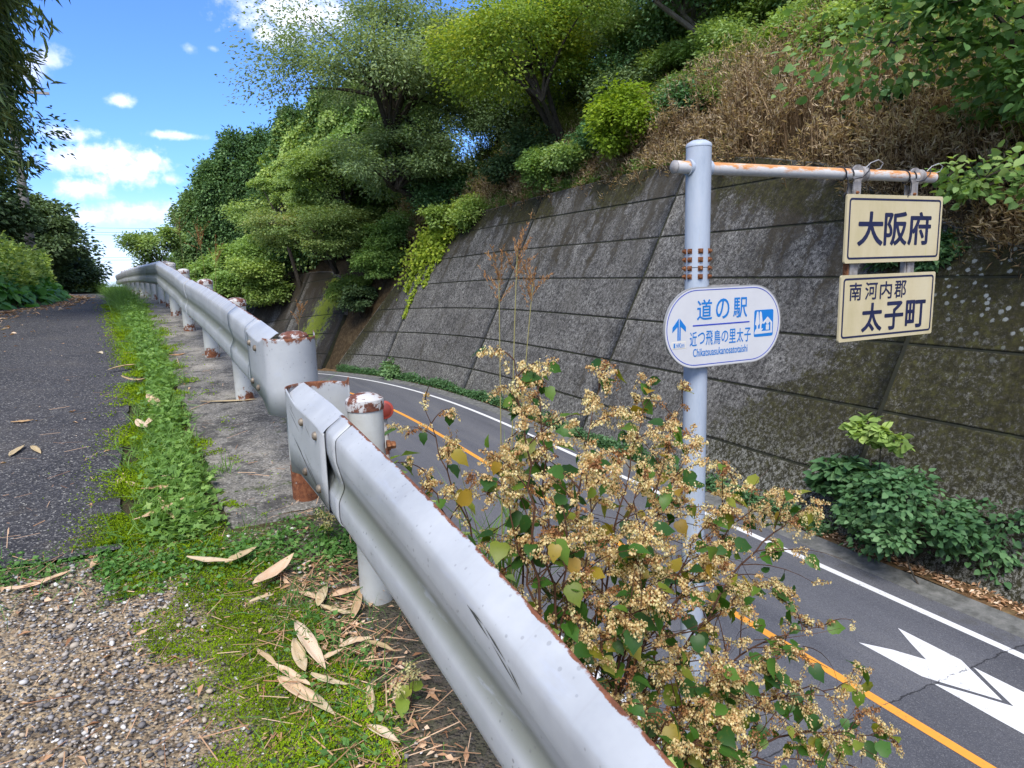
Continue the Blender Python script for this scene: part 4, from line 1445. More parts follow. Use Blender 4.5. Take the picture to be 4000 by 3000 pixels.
class LB:
    """gathers leaf arrays into one mesh part"""
    def __init__(s): s.V, s.F, s.R, s.n = [], [], [], 0
    def put(s, P, D, N, L, W, tmpl, rnd, curl=None):
        if len(P) == 0: return s
        V, F = leaves(np.asarray(P, float), np.asarray(D, float), np.asarray(N, float), L, W, tmpl, curl)
        s.V.append(V); s.F.append(F + s.n); s.R.append(np.repeat(np.clip(rnd, 0, 1), len(tmpl[0])))
        s.n += len(V)
        return s
    def build(s, name, m, parent=None, off=(0, 0, 0), smooth=True):
        V = np.concatenate(s.V) - np.array(off)
        return link(name, mesh_np(name, V, [np.concatenate(s.F)], {'rnd': np.concatenate(s.R)}, smooth=smooth), m, parent)


def rdir(rng, n): return unit(rng.normal(size=(n, 3)))

def bez(a, b, c, n):
    t = np.linspace(0, 1, n)[:, None]
    return (1 - t) ** 2 * np.array(a) + 2 * t * (1 - t) * np.array(b) + t * t * np.array(c)


def make_tree(name, label, cat, base, cc, cr, fol, seed, trunk_r=.12, n_lobe=16, lobe_r=.40, clumps=16, per=34, L=.15, W=.085,
              flat=.55, stems=1, bark=BARK, tmpl=T_LEAF, group=None, droop=.25, spread_low=0.0, sprig=.34, limbs=True, tip=0.0, thin=1.0):
    """trunk with limbs to every lobe of the crown, twigs from the lobes to the leaf clumps"""
    rng = np.random.default_rng(seed)
    base, cc, cr = np.array(base, float), np.array(cc, float), np.array(cr, float)
    root = empty(name, tuple(base), label, cat, group)
    # lobes: on the shell of the crown, some inside
    d = rdir(rng, n_lobe * 3)
    d = d[(d[:, 2] > -.75 + spread_low)][:n_lobe]
    rr = rng.uniform(.30, .92, len(d))[:, None]
    lobes = cc + d * rr * cr
    lr = lobe_r * 1.15 * cr.mean() * rng.uniform(.55, 1.35, len(d))
    mb = MB()
    fork = cc - np.array([0, 0, cr[2] * .55])
    if fork[2] < base[2] + .3: fork = base * .35 + cc * .65
    forks = []
    for k in range(stems):
        f = fork + rng.normal(size=3) * cr * (.18 if stems > 1 else .04)
        b0 = base + np.array([rng.normal(), rng.normal(), 0]) * (.10 * stems if stems > 1 else 0)
        P = bez(b0 - np.array([0, 0, .3]), b0 * .5 + f * .5 + rng.normal(size=3) * .25, f, 9)
        mb.tube(P, np.linspace(trunk_r * 1.15, trunk_r * .6, 9) * (1 if stems == 1 else .75), 8)
        forks.append(f)
    lb = LB()
    for i, c in enumerate(lobes):
        f = forks[i % len(forks)]
        if limbs:
            mid = f * .5 + c * .5 + np.array([0, 0, .12 * np.linalg.norm(c - f)]) + rng.normal(size=3) * .12
            P = bez(f, mid, c, 8)
            mb.tube(P, np.linspace(trunk_r * .5, .016, 8), 5, cap=False)
        nc = int(clumps * rng.uniform(.75, 1.25))
        out = unit(c - cc + 1e-6)
        dd = unit(rdir(rng, nc) + out * .55 + np.array([0, 0, .15]))
        q = c + dd * (lr[i] * rng.uniform(.30, 1.08, nc)[:, None]) * np.array([1.15, 1.15, .72])
        if limbs:
            for p in q[::2]:
                mb.tube(bez(c, c * .5 + p * .5 + rng.normal(size=3) * .08, p, 4), [.016, .012, .008, .004], 3, cap=False)
        lobe_t = rng.uniform(0, 1)
        n = int(nc * per * thin * 2.3)
        ci = rng.integers(0, nc, n)
        g = np.clip(rng.normal(size=(n, 3)), -1.7, 1.7) * sprig * lr[i] * np.array([1, 1, flat])
        pos = q[ci] + g
        D = unit(g * np.array([1, 1, .4]) / (sprig * lr[i]) + dd[ci] * .5 + rng.normal(size=(n, 3)) * .5 - np.array([0, 0, droop]))
        N = unit(rng.normal(size=(n, 3)) * .55 + dd[ci] * .35 + np.array([0, 0, .9]))
        cl = rng.uniform(0, 1, nc)
        r = .30 * lobe_t + .28 * cl[ci] + .34 * rng.uniform(0, 1, n) + tip * np.clip(pos[:, 2] - cc[2], 0, 9) / cr[2] * .25
        sz = rng.uniform(.8, 1.5, n)
        lb.put(pos, D, N, L * sz, W * sz, tmpl, r)
    mb.build('trunk', bark, root, smooth=True)
    lb.build('crown', fol, root, off=base)
    return root


def make_cypress(name, label, base, h, r, fol, seed, group=None, vine=0.0, L=.22, W=.11, n=9000, squash=1.0, rough=.22):
    """dense column: short drooping sprays on a narrow, lumpy cone; a coat of vine where asked"""
    rng = np.random.default_rng(seed)
    base = np.array(base, float)
    root = empty(name, tuple(base), label, 'conifer' if not vine else 'tree', group)
    MB().tube([base - [0, 0, .3], base + [0, 0, h * .5], base + [0, 0, h * .97]], [r * .11, r * .07, .02], 7).build('trunk', BARK, root, smooth=True)
    ph = rng.uniform(0, 9)
    lb = LB()
    # branch tips first, sprays round each
    nt = n // 26
    f = rng.uniform(.02, 1, nt) ** .85
    an = rng.uniform(0, 2 * PI, nt)
    prof = (np.clip(1 - f, 0, 1) ** .36 * (.60 + .40 * np.clip(f * 5, 0, 1))) * (1 + rough * np.sin(an * 3 + f * 14 + ph) + rough * .8 * np.sin(an * 5 - f * 23 + ph * 2))
    rad_ = r * prof * rng.uniform(.72, 1.06, nt)
    tips = base + np.stack([np.cos(an) * rad_, np.sin(an) * rad_ * squash, f * h], 1)
    ci = rng.integers(0, nt, n)
    outw = np.stack([np.cos(an), np.sin(an), np.zeros(nt)], 1)[ci]
    g = rng.normal(size=(n, 3)) * np.array([.20, .20, .24]) * max(r / 2, .5)
    pos = tips[ci] + g
    D = unit(outw * .9 + g * 1.2 + rng.normal(size=(n, 3)) * .35 + np.array([0, 0, .1]) - np.array([0, 0, .5]) * rng.uniform(0, 1, (n, 1)))
    N = unit(rng.normal(size=(n, 3)) * .5 + outw * .6 + np.array([0, 0, .6]))
    tcol = rng.uniform(0, 1, nt)
    sz = rng.uniform(.7, 1.3, n)
    lb.put(pos, D, N, L * sz, W * sz, T_LEAF, .45 * tcol[ci] + .45 * rng.uniform(0, 1, n))
    lb.build('crown', fol, root, off=base)
    if vine:
        v = LB()
        m_ = int(n * vine)
        nb = 26
        bf, ba = rng.uniform(.1, .93, nb), rng.uniform(PI * .75, PI * 1.85, nb)
        bi = rng.integers(0, nb, m_)
        f = np.clip(bf[bi] + rng.normal(size=m_) * .11, .02, 1)
        an = ba[bi] + rng.normal(size=m_) * .34
        prof = (np.clip(1 - f, 0, 1) ** .36 * (.60 + .40 * np.clip(f * 5, 0, 1))) * (1 + rough * np.sin(an * 3 + f * 14 + ph) + rough * .8 * np.sin(an * 5 - f * 23 + ph * 2))
        rad_ = r * prof * rng.uniform(1.08, 1.30, m_)
        pos = base + np.stack([np.cos(an) * rad_, np.sin(an) * rad_ * squash, f * h], 1)
        outw = np.stack([np.cos(an), np.sin(an), np.zeros(m_)], 1)
        D = unit(rng.normal(size=(m_, 3)) * .7 + outw * .3 - np.array([0, 0, .7]))
        N = unit(outw + rng.normal(size=(m_, 3)) * .45 + np.array([0, 0, .5]))
        v.put(pos, D, N, .26, .22, T_LEAF, .5 * rng.uniform(0, 1, nb)[bi] + .5 * rng.uniform(0, 1, m_))
        v.build('vine', F_VINE, root, off=base)
    return root


def hb(x, y): return (x, y, float(hill(x, y)) - .1)

# --- trees on the right-hand hillside
make_tree('broadleaf_tree', 'tree with yellowing crown on the hillside, brightest yellow of all the trees', 'tree', hb(18.6, 31.5), (15.6, 30.5, 10.6), (4.6, 3.8, 3.4), F_YEL, 11,
          .22, 22, .34, 15, 34, .15, .095, stems=3, droop=.3, tip=1.1)
make_tree('broadleaf_tree', 'tall grey-green tree with dark spreading limbs, its crown edge against the white cloud', 'tree', hb(17.4, 42), (11.8, 41, 12.3), (6.0, 5.0, 5.2), F_OAK, 12,
          .34, 34, .30, 15, 30, .18, .085, stems=2, droop=.35, sprig=.40)
make_tree('broadleaf_tree', 'grey-green tree with low dark limbs above the bright vine on the wall end', 'tree', hb(16.3, 42.5), (12.3, 41, 6.7), (4.2, 3.2, 3.2), F_OAK, 13,
          .24, 22, .34, 15, 34, .18, .085, stems=3, droop=.3, flat=.4)
make_tree('broadleaf_tree', 'light green layered tree in front of the vine clad conifers', 'tree', (11.6, 51, .6), (9.9, 49.5, 6.2), (3.4, 3.0, 3.0), F_LIGHT, 14,
          .2, 22, .36, 15, 36, .17, .10, stems=2, flat=.35, droop=.2)
make_tree('cherry_tree', 'low wide tree with slightly reddened leaf tips overhanging the far wall', 'tree', (9.6, 48.6, .4), (8.2, 47.5, 2.9), (4.0, 2.6, 1.9), F_CHERRY, 15,
          .17, 26, .36, 14, 34, .15, .085, stems=3, flat=.30, droop=.25)
make_tree('broadleaf_tree', 'light green tree at the foot of the tall vine clad conifers', 'tree', hb(8.6, 58), (7.2, 56.5, 5.4), (3.0, 2.6, 2.4), F_LIGHT, 16, .16, 16, .36, 14, 32, .18, .11, flat=.4)
for i, (x, y, h, r, lab) in enumerate([(9.3, 60, 13.4, 2.7, 'leftmost'), (11.4, 56, 14.6, 2.9, 'second from left'), (13.6, 54, 16.0, 3.1, 'second from right'), (16.0, 53, 16.8, 3.2, 'rightmost')]):
    z = float(hill(x, y)) - .1
    make_cypress('conifer_tree', 'tall conifer draped in pale vine, %s of the draped four' % lab, (x, y, z), [13.0, 13.9, 14.4, 15.5][i] - z, r, F_CYP, 30 + i, 'vine clad conifers', vine=.95, n=24000, L=.30, W=.16)
for i, (x, y, zt_, r, lab) in enumerate([(1.8, 77, 8.2, 3.0, 'shortest, at the left end of the row'), (3.6, 76, 10.9, 3.2, 'second from the left end of the row'), (5.9, 76, 13.8, 3.3, 'third from the row left end'), (8.4, 75, 14.0, 3.4, 'with rounded top over the far wall'), (10.8, 74, 11.6, 3.2, 'at the right end of the row')]):
    z = float(hill(x, y)) - .1
    make_cypress('conifer_tree', 'dark green conifer on the distant skyline, ' + lab, (x, y, z), zt_ - z, r, F_CYP, 40 + i, 'dark conifers on the skyline', n=24000, L=.34, W=.18)
for i, (x, y, top, r, lab) in enumerate([(-.6, 76, 1.8, 2.6, 'leftmost of three mounds below the dark conifers'), (3.2, 71, 2.6, 2.8, 'middle of three mounds below the dark conifers'), (6.0, 66, 3.4, 2.6, 'right of three mounds below the dark conifers')]):
    z = float(hill(x, y)) - .2
    make_tree('vine_covered_tree', 'yellow-green vine covered tree, ' + lab, 'tree', (x, y, z), (x, y, (top + z) / 2 + .3), (r, r, (top - z) / 2 + .2), F_VINE, 50 + i, .12, 24, .34, 16, 36, .19, .17, flat=.6, limbs=False, spread_low=-.2)
for i, (x, y, top, r, lab) in enumerate([(6.2, 60, 1.2, 1.9, 'over the left part of the far wall top'), (4.2, 64, .6, 1.9, 'hanging down the left end of the far wall')]):
    make_tree('climbing_vine', 'light green vine mass ' + lab, 'vine', (x + .3, y, -.9), (x - .5, y - .6, top - 1.4), (r, r, 1.9), F_VINE, 60 + i, .06, 18, .38, 15, 34, .17, .15, flat=.6, limbs=False, spread_low=-.4)
make_tree('wispy_shrub', 'pale wispy shrub beyond the guardrail bend at the crest', 'shrub', (-1.0, 33, -1.2), (-1.1, 33, .9), (1.25, 1.2, 1.35), F_LIGHT, 70, .04, 14, .36, 10, 20, .13, .06, stems=4, flat=.6, droop=.1)
make_tree('wispy_shrub', 'feathery shrub against the pale sky left of the guardrail end', 'shrub', (-5.6, 45, -1.8), (-5.5, 45, .1), (1.2, 1.2, 1.7), F_LIGHT, 71, .04, 12, .34, 9, 18, .13, .06, stems=3, droop=.1)
make_tree('broadleaf_tree', 'dark green tree leaning in at the top edge, pale bare limbs on the dry slope', 'tree', hb(22.6, 23.6), (20.4, 24.6, 12.2), (4.6, 3.6, 3.0), F_SHRUB, 17, .20, 22, .34, 14, 32, .14, .085, stems=3, bark=BARKG, droop=.35)
make_tree('broadleaf_tree', 'green tree high on the slope at the top edge right of the bare limbs', 'tree', hb(27.5, 24.5), (26.0, 24, 13.8), (3.6, 3.2, 2.4), F_VINE, 18, .15, 18, .36, 14, 30, .15, .10)
make_tree('broadleaf_tree', 'green tree filling the slope right of the yellow crown', 'tree', hb(22.8, 28.5), (21.6, 28, 12.6), (3.4, 3.0, 3.0), F_LIGHT, 23, .16, 20, .36, 14, 30, .15, .09, stems=2)
make_tree('broadleaf_tree', 'green tree behind the grey-green pair closing the gap to the yellow crown', 'tree', hb(20.4, 44), (18.6, 42, 12.0), (4.4, 3.5, 4.2), F_OAK, 24, .2, 24, .36, 14, 30, .17, .095, stems=2)
make_tree('broadleaf_tree', 'dark tree behind the yellow crown at the top edge', 'tree', hb(21.5, 36), (20.6, 35, 14.0), (4.6, 3.5, 3.4), F_SHRUB, 19, .2, 20, .36, 14, 32, .16, .09)
make_tree('mulberry_tree', 'near tree with broad pale green leaves reaching in from the right edge', 'tree', hb(19.2, 8.6), (15.9, 8.9, 4.3), (3.4, 2.4, 3.0), F_MULB, 20,
          .15, 24, .32, 13, 16, .145, .125, stems=2, flat=.30, tmpl=T_BROAD, droop=.5, sprig=.5, thin=.6)
make_tree('mulberry_tree', 'low leafy branches of broad leaves hanging over the dry grass at the right edge', 'tree', hb(17.2, 7.6), (14.9, 7.8, 1.2), (1.9, 1.3, 1.0), F_MULB, 21,
          .07, 9, .36, 9, 14, .13, .11, stems=2, flat=.3, tmpl=T_BROAD, droop=.5, sprig=.5, thin=.6)

# shrubs on the slope, one at a time
SH = [((19.8, 46.5), 6.5, 3.4, F_OAK, 'tall grey-green thicket closing the gap behind the grey-green trees', 'shrub'),
      ((20.6, 40.5), 6.0, 3.0, F_LIGHT, 'tall light green thicket behind the yellow and grey-green crowns', 'shrub'),
      ((12.2, 45.2), 2.4, 1.5, F_VINE, 'vine draped shrub at the top of the gap between the walls', 'shrub'),
      ((10.6, 48.4), 2.2, 1.3, F_VINE, 'pale vine clad shrub hanging beside the far wall', 'shrub'),
      ((21.5, 29.0), 3.4, 2.4, F_SHRUB, 'tall dark shrub right of the yellow tree trunk', 'shrub'),
      ((22.0, 33.5), 4.5, 3.0, F_DARK, 'tall dark thicket behind the yellow tree trunk', 'shrub'),
      ((19.2, 38.5), 4.2, 2.8, F_DARK, 'tall dark thicket between the yellow and the grey-green trees', 'shrub'),
      ((17.0, 28.5), 1.5, 1.3, F_LIGHT, 'light green shrub low in the dry grass left of the bright stump', 'shrub'),
      ((16.6, 30.5), 1.7, 1.4, F_VINE, 'green shrub in the dry grass under the yellow crown', 'shrub'),
      ((21.0, 21.8), 1.5, 1.6, F_LIGHT, 'light green shrub high among the dry stems over the post', 'shrub'),
      ((23.0, 20.0), 1.9, 1.9, F_SHRUB, 'blue-green shrub near the bare limbs at the top', 'shrub'),
      ((21.6, 15.4), 1.4, 1.6, F_LIGHT, 'light green shrub among dry stems above the cream signs', 'shrub'),
      ((20.0, 17.2), 1.0, 1.2, F_VINE, 'low green shrub in dry stems above the sign arm', 'shrub'),
      ((17.6, 12.8), 1.0, 1.0, F_SHRUB, 'small green shrub in dry stems right above the outer hanger', 'shrub'),
      ((17.2, 24.5), 2.6, 1.5, F_BRIGHT, 'bright vine covered stump standing in the dry grass left of the sign post', 'shrub'),
      ((18.0, 26.5), 1.8, 1.6, F_SHRUB, 'dark blue-green shrub in the dry grass above the sign post', 'shrub'),
      ((18.6, 21.6), 1.6, 1.5, F_SHRUB, 'small blue-green shrub in the dry grass over the sign arm', 'shrub'),
      ((16.9, 33.5), 2.6, 1.9, F_DARK, 'dark shrub below the yellow tree', 'shrub'),
      ((19.3, 28.0), 2.6, 2.0, F_DARK, 'dark shrub at the trunk of the yellow tree', 'shrub'),
      ((14.8, 37.8), 1.8, 1.7, F_VINE, 'green shrub on the wall top left of the dry grass', 'shrub'),
      ((15.6, 41.0), 2.4, 2.2, F_SHRUB, 'dark understorey shrub beneath the grey-green trees', 'shrub'),
      ((13.0, 45.5), 2.2, 1.8, F_VINE, 'green shrub in the gap between the two walls', 'shrub'),
      ((11.0, 46.6), 1.6, 1.5, F_DARK, 'dark shrub deep in the gap between the walls', 'shrub'),
      ((23.4, 17.4), 1.8, 1.7, F_VINE, 'green shrub high on the slope near the top edge', 'shrub'),
      ((26.0, 19.2), 2.4, 2.0, F_VINE, 'green leafy shrub at the top edge above the signs', 'shrub'),
      ((24.6, 13.8), 2.0, 1.9, F_LIGHT, 'light green shrub behind the broad leaved tree', 'shrub'),
      ((20.8, 19.2), 1.1, 1.1, F_BRIGHT, 'small bright green shrub among the dry stems', 'shrub'),
      ((14.9, 10.2), .8, .8, F_SHRUB, 'small green plant at the wall top beside the cream signs', 'shrub')]
for i, ((x, y), h, r, f, lab, cat) in enumerate(SH):
    b0 = hb(x, y)
    make_tree('shrub', lab, cat, b0, (x, y, b0[2] + h * .62), (r, r, h * .6), f, 80 + i, .05, 14, .40, 13, 34, .14, .09, stems=3, spread_low=.1)

# back row on the hilltop: a few kinds, copied with their parts
def copy_tree(root, loc, rz, s, label):
    r = root.copy()
    COL.objects.link(r)
    r.location = loc
    r.rotation_euler = (0, 0, rz)
    r.scale = (s, s, s)
    r['label'] = label
    for ch in children(root):
        c = ch.copy()
        COL.objects.link(c)
        c.parent = r
    return r
b0 = hb(33, 26)
kindA = make_tree('hilltop_tree', 'green hilltop tree, near one of the back row along the top edge', 'tree', b0, (33, 26, b0[2] + 5), (3.6, 3.6, 3.6), F_LIGHT, 95, .2, 20, .36, 14, 30, .18, .11)
for i, (x, y, s) in enumerate([(36, 18, 1.1), (33, 10, 1.0), (30, 37, 1.15), (27, 45, 1.1), (24, 52, 1.1), (31, 3, 1.0)]):
    copy_tree(kindA, hb(x, y), i * 1.3, s, 'green tree standing in the back row on the hilltop')
    
for o in bpy.data.objects:
    if o.name.startswith('hilltop_tree'):
        o['group'] = 'back row of trees on the hilltop'
        o['label'] = 'green tree standing in the back row on the hilltop'

# loose shrubs scattered over the upper slope, one kind copied
b0 = hb(22.0, 18.5)
kindB = make_tree('slope_shrub', 'x', 'shrub', b0, (22.0, 18.5, b0[2] + 1.7), (1.35, 1.35, 1.1), F_LIGHT, 97, .03, 12, .40, 12, 22, .14, .07, stems=4, spread_low=.1, sprig=.5)
kindC = make_tree('slope_shrub', 'x', 'shrub', hb(20.6, 23.4), (20.6, 23.4, hb(20.6, 23.4)[2] + 1.8), (1.3, 1.3, 1.2), F_VINE, 98, .03, 12, .40, 12, 22, .15, .075, stems=4, spread_low=.1, sprig=.5)
for i, (x, y, s) in enumerate([(19.6, 16.5, .8), (20.8, 15.2, .9), (20.4, 19.2, .8), (21.6, 18.0, 1.0), (22.4, 20.5, 1.1), (20.8, 22.0, .9), (22.2, 23.5, 1.1), (19.8, 13.2, .8), (20.8, 12.0, 1.0), (18.9, 17.6, .55), (18.4, 20.3, .6), (19.4, 24.3, .8), (20.6, 25.8, 1.0), (22.2, 16.4, 1.1), (23.6, 21.6, 1.2), (18.9, 11.4, .7)]):
    copy_tree(kindB if i % 2 else kindC, hb(x, y), i * 1.7, s, 'x')
for o in bpy.data.objects:
    if o.name.startswith('slope_shrub'):
        o['group'] = 'loose shrubs on the upper slope'
        o['label'] = 'loose green shrub among dry stems on the upper slope behind the signs'

# bright vine spilling over the end of the wall
def vine_curtain():
    rng = np.random.default_rng(7)
    root = empty('climbing_vine', (13.6, 40.2, 2.2), 'bright yellow-green vine clump spilling over the ramped end of the grey wall', 'vine')
    lb, st = LB(), MB()
    n = 2600
    y = rng.normal(39.9, .95, n); hgt = top1_arr(y) + rng.normal(0, .7, n) - .15
    off = .12 + np.abs(rng.normal(0, .38, n))
    P = np.array([wall_pt(a, max(b_, .3), c_) for a, b_, c_ in zip(y, hgt, off)])
    lb.put(P, rng.normal(size=(n, 3)) * .6 + [-.4, -.3, -.7], rng.normal(size=(n, 3)) * .5 + [-.6, -.5, .6], rng.uniform(.16, .26, n), rng.uniform(.15, .22, n), T_LEAF, rng.uniform(0, 1, n) * .6 + .4 * vnoise(P[:, 1] * 3, P[:, 2] * 3, 1))
    for (ya, ha, yb, hb_) in [(40.4, 7.6, 40.2, 3.4), (39.6, 8.1, 39.3, 5.2), (41.3, 7.0, 41.2, 5.0), (38.9, 8.5, 38.8, 6.6)]:
        m_ = 230
        t_ = rng.uniform(0, 1, m_) ** .8
        yy_ = ya + (yb - ya) * t_ + rng.normal(size=m_) * .20 * (1.1 - .7 * t_)
        P = np.array([wall_pt(a, b_, .06 + abs(c_)) for a, b_, c_ in zip(yy_, ha + (hb_ - ha) * t_, rng.normal(0, .09, m_))])
        lb.put(P, rng.normal(size=(m_, 3)) * .5 + [-.3, 0, -.8], rng.normal(size=(m_, 3)) * .4 + [-.8, -.3, .4], .18, .17, T_LEAF, rng.uniform(0, .9, m_))
        st.tube([wall_pt(ya + (yb - ya) * k, ha + (hb_ - ha) * k, .05) for k in np.linspace(0, 1, 6)], .012, 4)
    st.build('stems', STEM, root)
    lb.build('foliage', F_BRIGHT, root, off=root.location)
def top1_arr(y): return np.interp(y, T1Y, T1H)
vine_curtain()

# --- left side: bamboo, dark evergreens
def make_bamboo(base, tipx, h, seed, label, n_br=62, lean=1.0):
    rng = np.random.default_rng(seed)
    base = np.array(base, float)
    root = empty('bamboo', tuple(base), label, 'bamboo', 'bamboo stems along the left of the path')
    st, lb = MB(), LB()
    P = bez(base - [0, 0, .2], base + [0, 0, h * .85], base + [tipx, -.4 * lean, h], 14)
    st.tube(P, np.linspace(.038, .006, 14), 8)
    for k in range(n_br):
        f = rng.uniform(.42, 1)
        i = int(f * 12)
        p = P[i] * (1 - (f * 12 - i)) + P[i + 1] * (f * 12 - i)
        an = rng.uniform(0, 2 * PI)
        ln = rng.uniform(.6, 1.5) * (1.15 - .4 * f)
        e = p + np.array([math.cos(an) * ln * .75 + .12 * tipx, math.sin(an) * ln * .75, ln * rng.uniform(-.75, .15)])
        Q = bez(p, p * .5 + e * .5 + [0, 0, ln * .28], e, 6)
        st.tube(Q, np.linspace(.008, .002, 6), 3, cap=False)
        m_ = 95
        t_ = rng.uniform(.2, 1, m_)
        qi = np.clip((t_ * 5).astype(int), 0, 4)
        q = Q[qi] + (Q[qi + 1] - Q[qi]) * (t_ * 5 - qi)[:, None] + rng.normal(size=(m_, 3)) * .085
        D = unit(rng.normal(size=(m_, 3)) * .6 + unit(e - p) * .6 + [0, 0, -.75])
        lb.put(q, D, rng.normal(size=(m_, 3)) * .8 + [0, 0, .4], rng.uniform(.14, .25, m_), rng.uniform(.020, .032, m_), T_LEAF, .45 * rng.uniform() + .5 * rng.uniform(0, 1, m_))
    st.build('culm', barkmat('bamboo_culm', (.06, .075, .03), (.14, .15, .07)) if not bpy.data.materials.get('bamboo_culm') else bpy.data.materials['bamboo_culm'], root, smooth=True)
    lb.build('leaves', F_BAM, root, off=base)
    return root
for i, (x, y, tx_2, h, lab) in enumerate([(-2.9, 11.2, 1.5, 4.6, 'nearest, its leaves hanging at the left edge'), (-3.2, 12.6, 1.7, 5.8, 'tall, tip bowed right over the path'),
                                          (-3.3, 13.4, 1.5, 6.4, 'tall, behind the bowed one'), (-3.6, 14.6, 1.6, 6.6, 'farthest, dark against the sky'), (-3.0, 11.6, 1.2, 6.4, 'tallest at the left frame edge'), (-3.2, 14.0, 1.2, 4.4, 'middle height, over the utility pole'),
                                          (-3.3, 12.0, 1.6, 5.0, 'leaning most, among the tall ones'), (-3.5, 13.8, 1.9, 5.4, 'with the lowest drooping tip of the tall ones')]):
    make_bamboo((x, y, float(zbank(x, y))), tx_2 - .50, h, 100 + i, 'green bamboo stem left of the path, ' + lab)
make_tree('broadleaf_tree', 'small-leaved dark tree with thin twigs against the sky behind the bamboo', 'tree', (-5.2, 17, .4), (-3.7, 16.4, 2.9), (1.55, 1.5, 2.3), F_DARK, 120, .07, 18, .36, 9, 20, .10, .045, stems=2, droop=.2, flat=.5)
for i, (x, y, top, r, lab) in enumerate([(-7.4, 29, 4.6, 2.4, 'leftmost, behind the utility pole'), (-6.6, 36, 3.9, 2.1, 'right beside the utility pole'), (-6.3, 41, 3.2, 1.9, 'middle, past the pole'), (-6.2, 45, 2.1, 1.6, 'smallest, nearest the crest')]):
    z = float(zbank(x, y)) - .2
    make_tree('evergreen_tree', 'dense dark evergreen left of the path crest, ' + lab, 'tree', (x, y, z), (x, y, (top + z) / 2 + .1), (r, r, (top - z) / 2), F_DARK, 130 + i, .13, 28, .32, 16, 40, .16, .09, flat=.5, spread_low=-.3, group='dark evergreens left of the path')
for i, (x, y, top, r, lab) in enumerate([(-8.6, 23, 5.4, 2.6, 'behind the bamboo'), (-10.5, 27, 6.6, 3.2, 'farther back on the bank')]):
    z = float(zbank(x, y)) - .2
    make_tree('evergreen_tree', 'dense dark evergreen left of the path crest, ' + lab, 'tree', (x, y, z), (x, y, (top + z) / 2 + .1), (r, r, (top - z) / 2), F_DARK, 140 + i, .13, 24, .34, 15, 36, .16, .09, flat=.5, spread_low=-.3, group='dark evergreens left of the path')

# ------------------------------------------------------------------ dry bamboo grass on the slope
def dry_grass():
    rng = np.random.default_rng(200)
    lb = LB()
    # tufts first, stems fanning out of each
    nt = 5200
    ty = 3 + 44 * rng.uniform(0, 1, nt) ** 1.25
    ts = .12 + 23 * rng.uniform(0, 1, nt) ** 1.3
    tx4 = 11.9 + curve(ty) + .5 * hw(ty) + ts
    keep = rng.uniform(0, 1, nt) < (.45 + .9 * vnoise(tx4, ty, .45, 3)) * np.where(ty > 36, .6, 1)
    ty, ts, tx4 = ty[keep], ts[keep], tx4[keep]; nt = len(ty)
    big = vnoise(tx4, ty, .30, 8)
    th_ = (1.0 + 1.5 * vnoise(tx4, ty, .55, 5) * rng.uniform(.6, 1.1, nt)) * np.clip(.35 + ts * .55, .35, 1.0)
    tg = np.clip((ts - 1.3) * .33 + (big - .5) * 1.0 + np.clip((ty - 26) * .03, 0, .3) + rng.normal(0, .12, nt), 0, .97)
    ttone = rng.uniform(-.10, .10, nt)
    tl = rng.normal(size=(nt, 2)) * .10 + np.array([-.08, -.03])
    g_ = np.repeat(np.arange(nt), 13)
    n = len(g_)
    off = rng.normal(size=(n, 2)) * .16
    x, y = tx4[g_] + off[:, 0], ty[g_] + off[:, 1]
    z = hill(x, y)
    h = th_[g_] * rng.uniform(.6, 1.08, n)
    lean = tl[g_] + off * .8 + rng.normal(size=(n, 2)) * .06
    P = np.stack([x, y, z - .1], 1)
    D = np.stack([lean[:, 0] * h, lean[:, 1] * h, h + .1], 1)
    ln = np.linalg.norm(D, axis=1)
    isg0 = rng.uniform(0, 1, n) < tg[g_] * .45
    lb.put(P, D, rng.normal(size=(n, 3)) * np.array([1, 1, .1]), ln, rng.uniform(.013, .026, n), T_QUAD,
           np.where(isg0, .68 + .15 * rng.uniform(0, 1, n), np.clip(rng.uniform(.0, .40, n) + ttone[g_], 0, .6)))
    k = 9
    i = np.repeat(np.arange(n), k)
    m_ = n * k
    f = 1 - .42 * rng.uniform(0, 1, m_) ** 1.7
    pos = P[i] + D[i] * f[:, None] + rng.normal(size=(m_, 3)) * .06
    dirn = rng.normal(size=(m_, 3)) * .55 + np.array([-.1, -.1, -.05]) + D[i] / ln[i][:, None] * .55 + np.concatenate([off[i] * 1.2, np.zeros((m_, 1))], 1)
    isg = rng.uniform(0, 1, m_) < tg[g_][i] * (.35 + .8 * f)
    c = np.where(isg, .66 + .34 * rng.uniform(0, 1, m_), np.clip(.20 + .55 * (f - .5) + .20 * rng.uniform(0, 1, m_) + ttone[g_][i], .02, .62))
    lb.put(pos, dirn, rng.normal(size=(m_, 3)) + np.array([0, 0, .8]), rng.uniform(.12, .26, m_), rng.uniform(.013, .028, m_), T_LEAF, c)
    o = lb.build('dry_bamboo_grass', F_DRY)
    tag(o, 'brown dry bamboo grass covering the slope above the wall', 'grass', kind='stuff')
dry_grass()


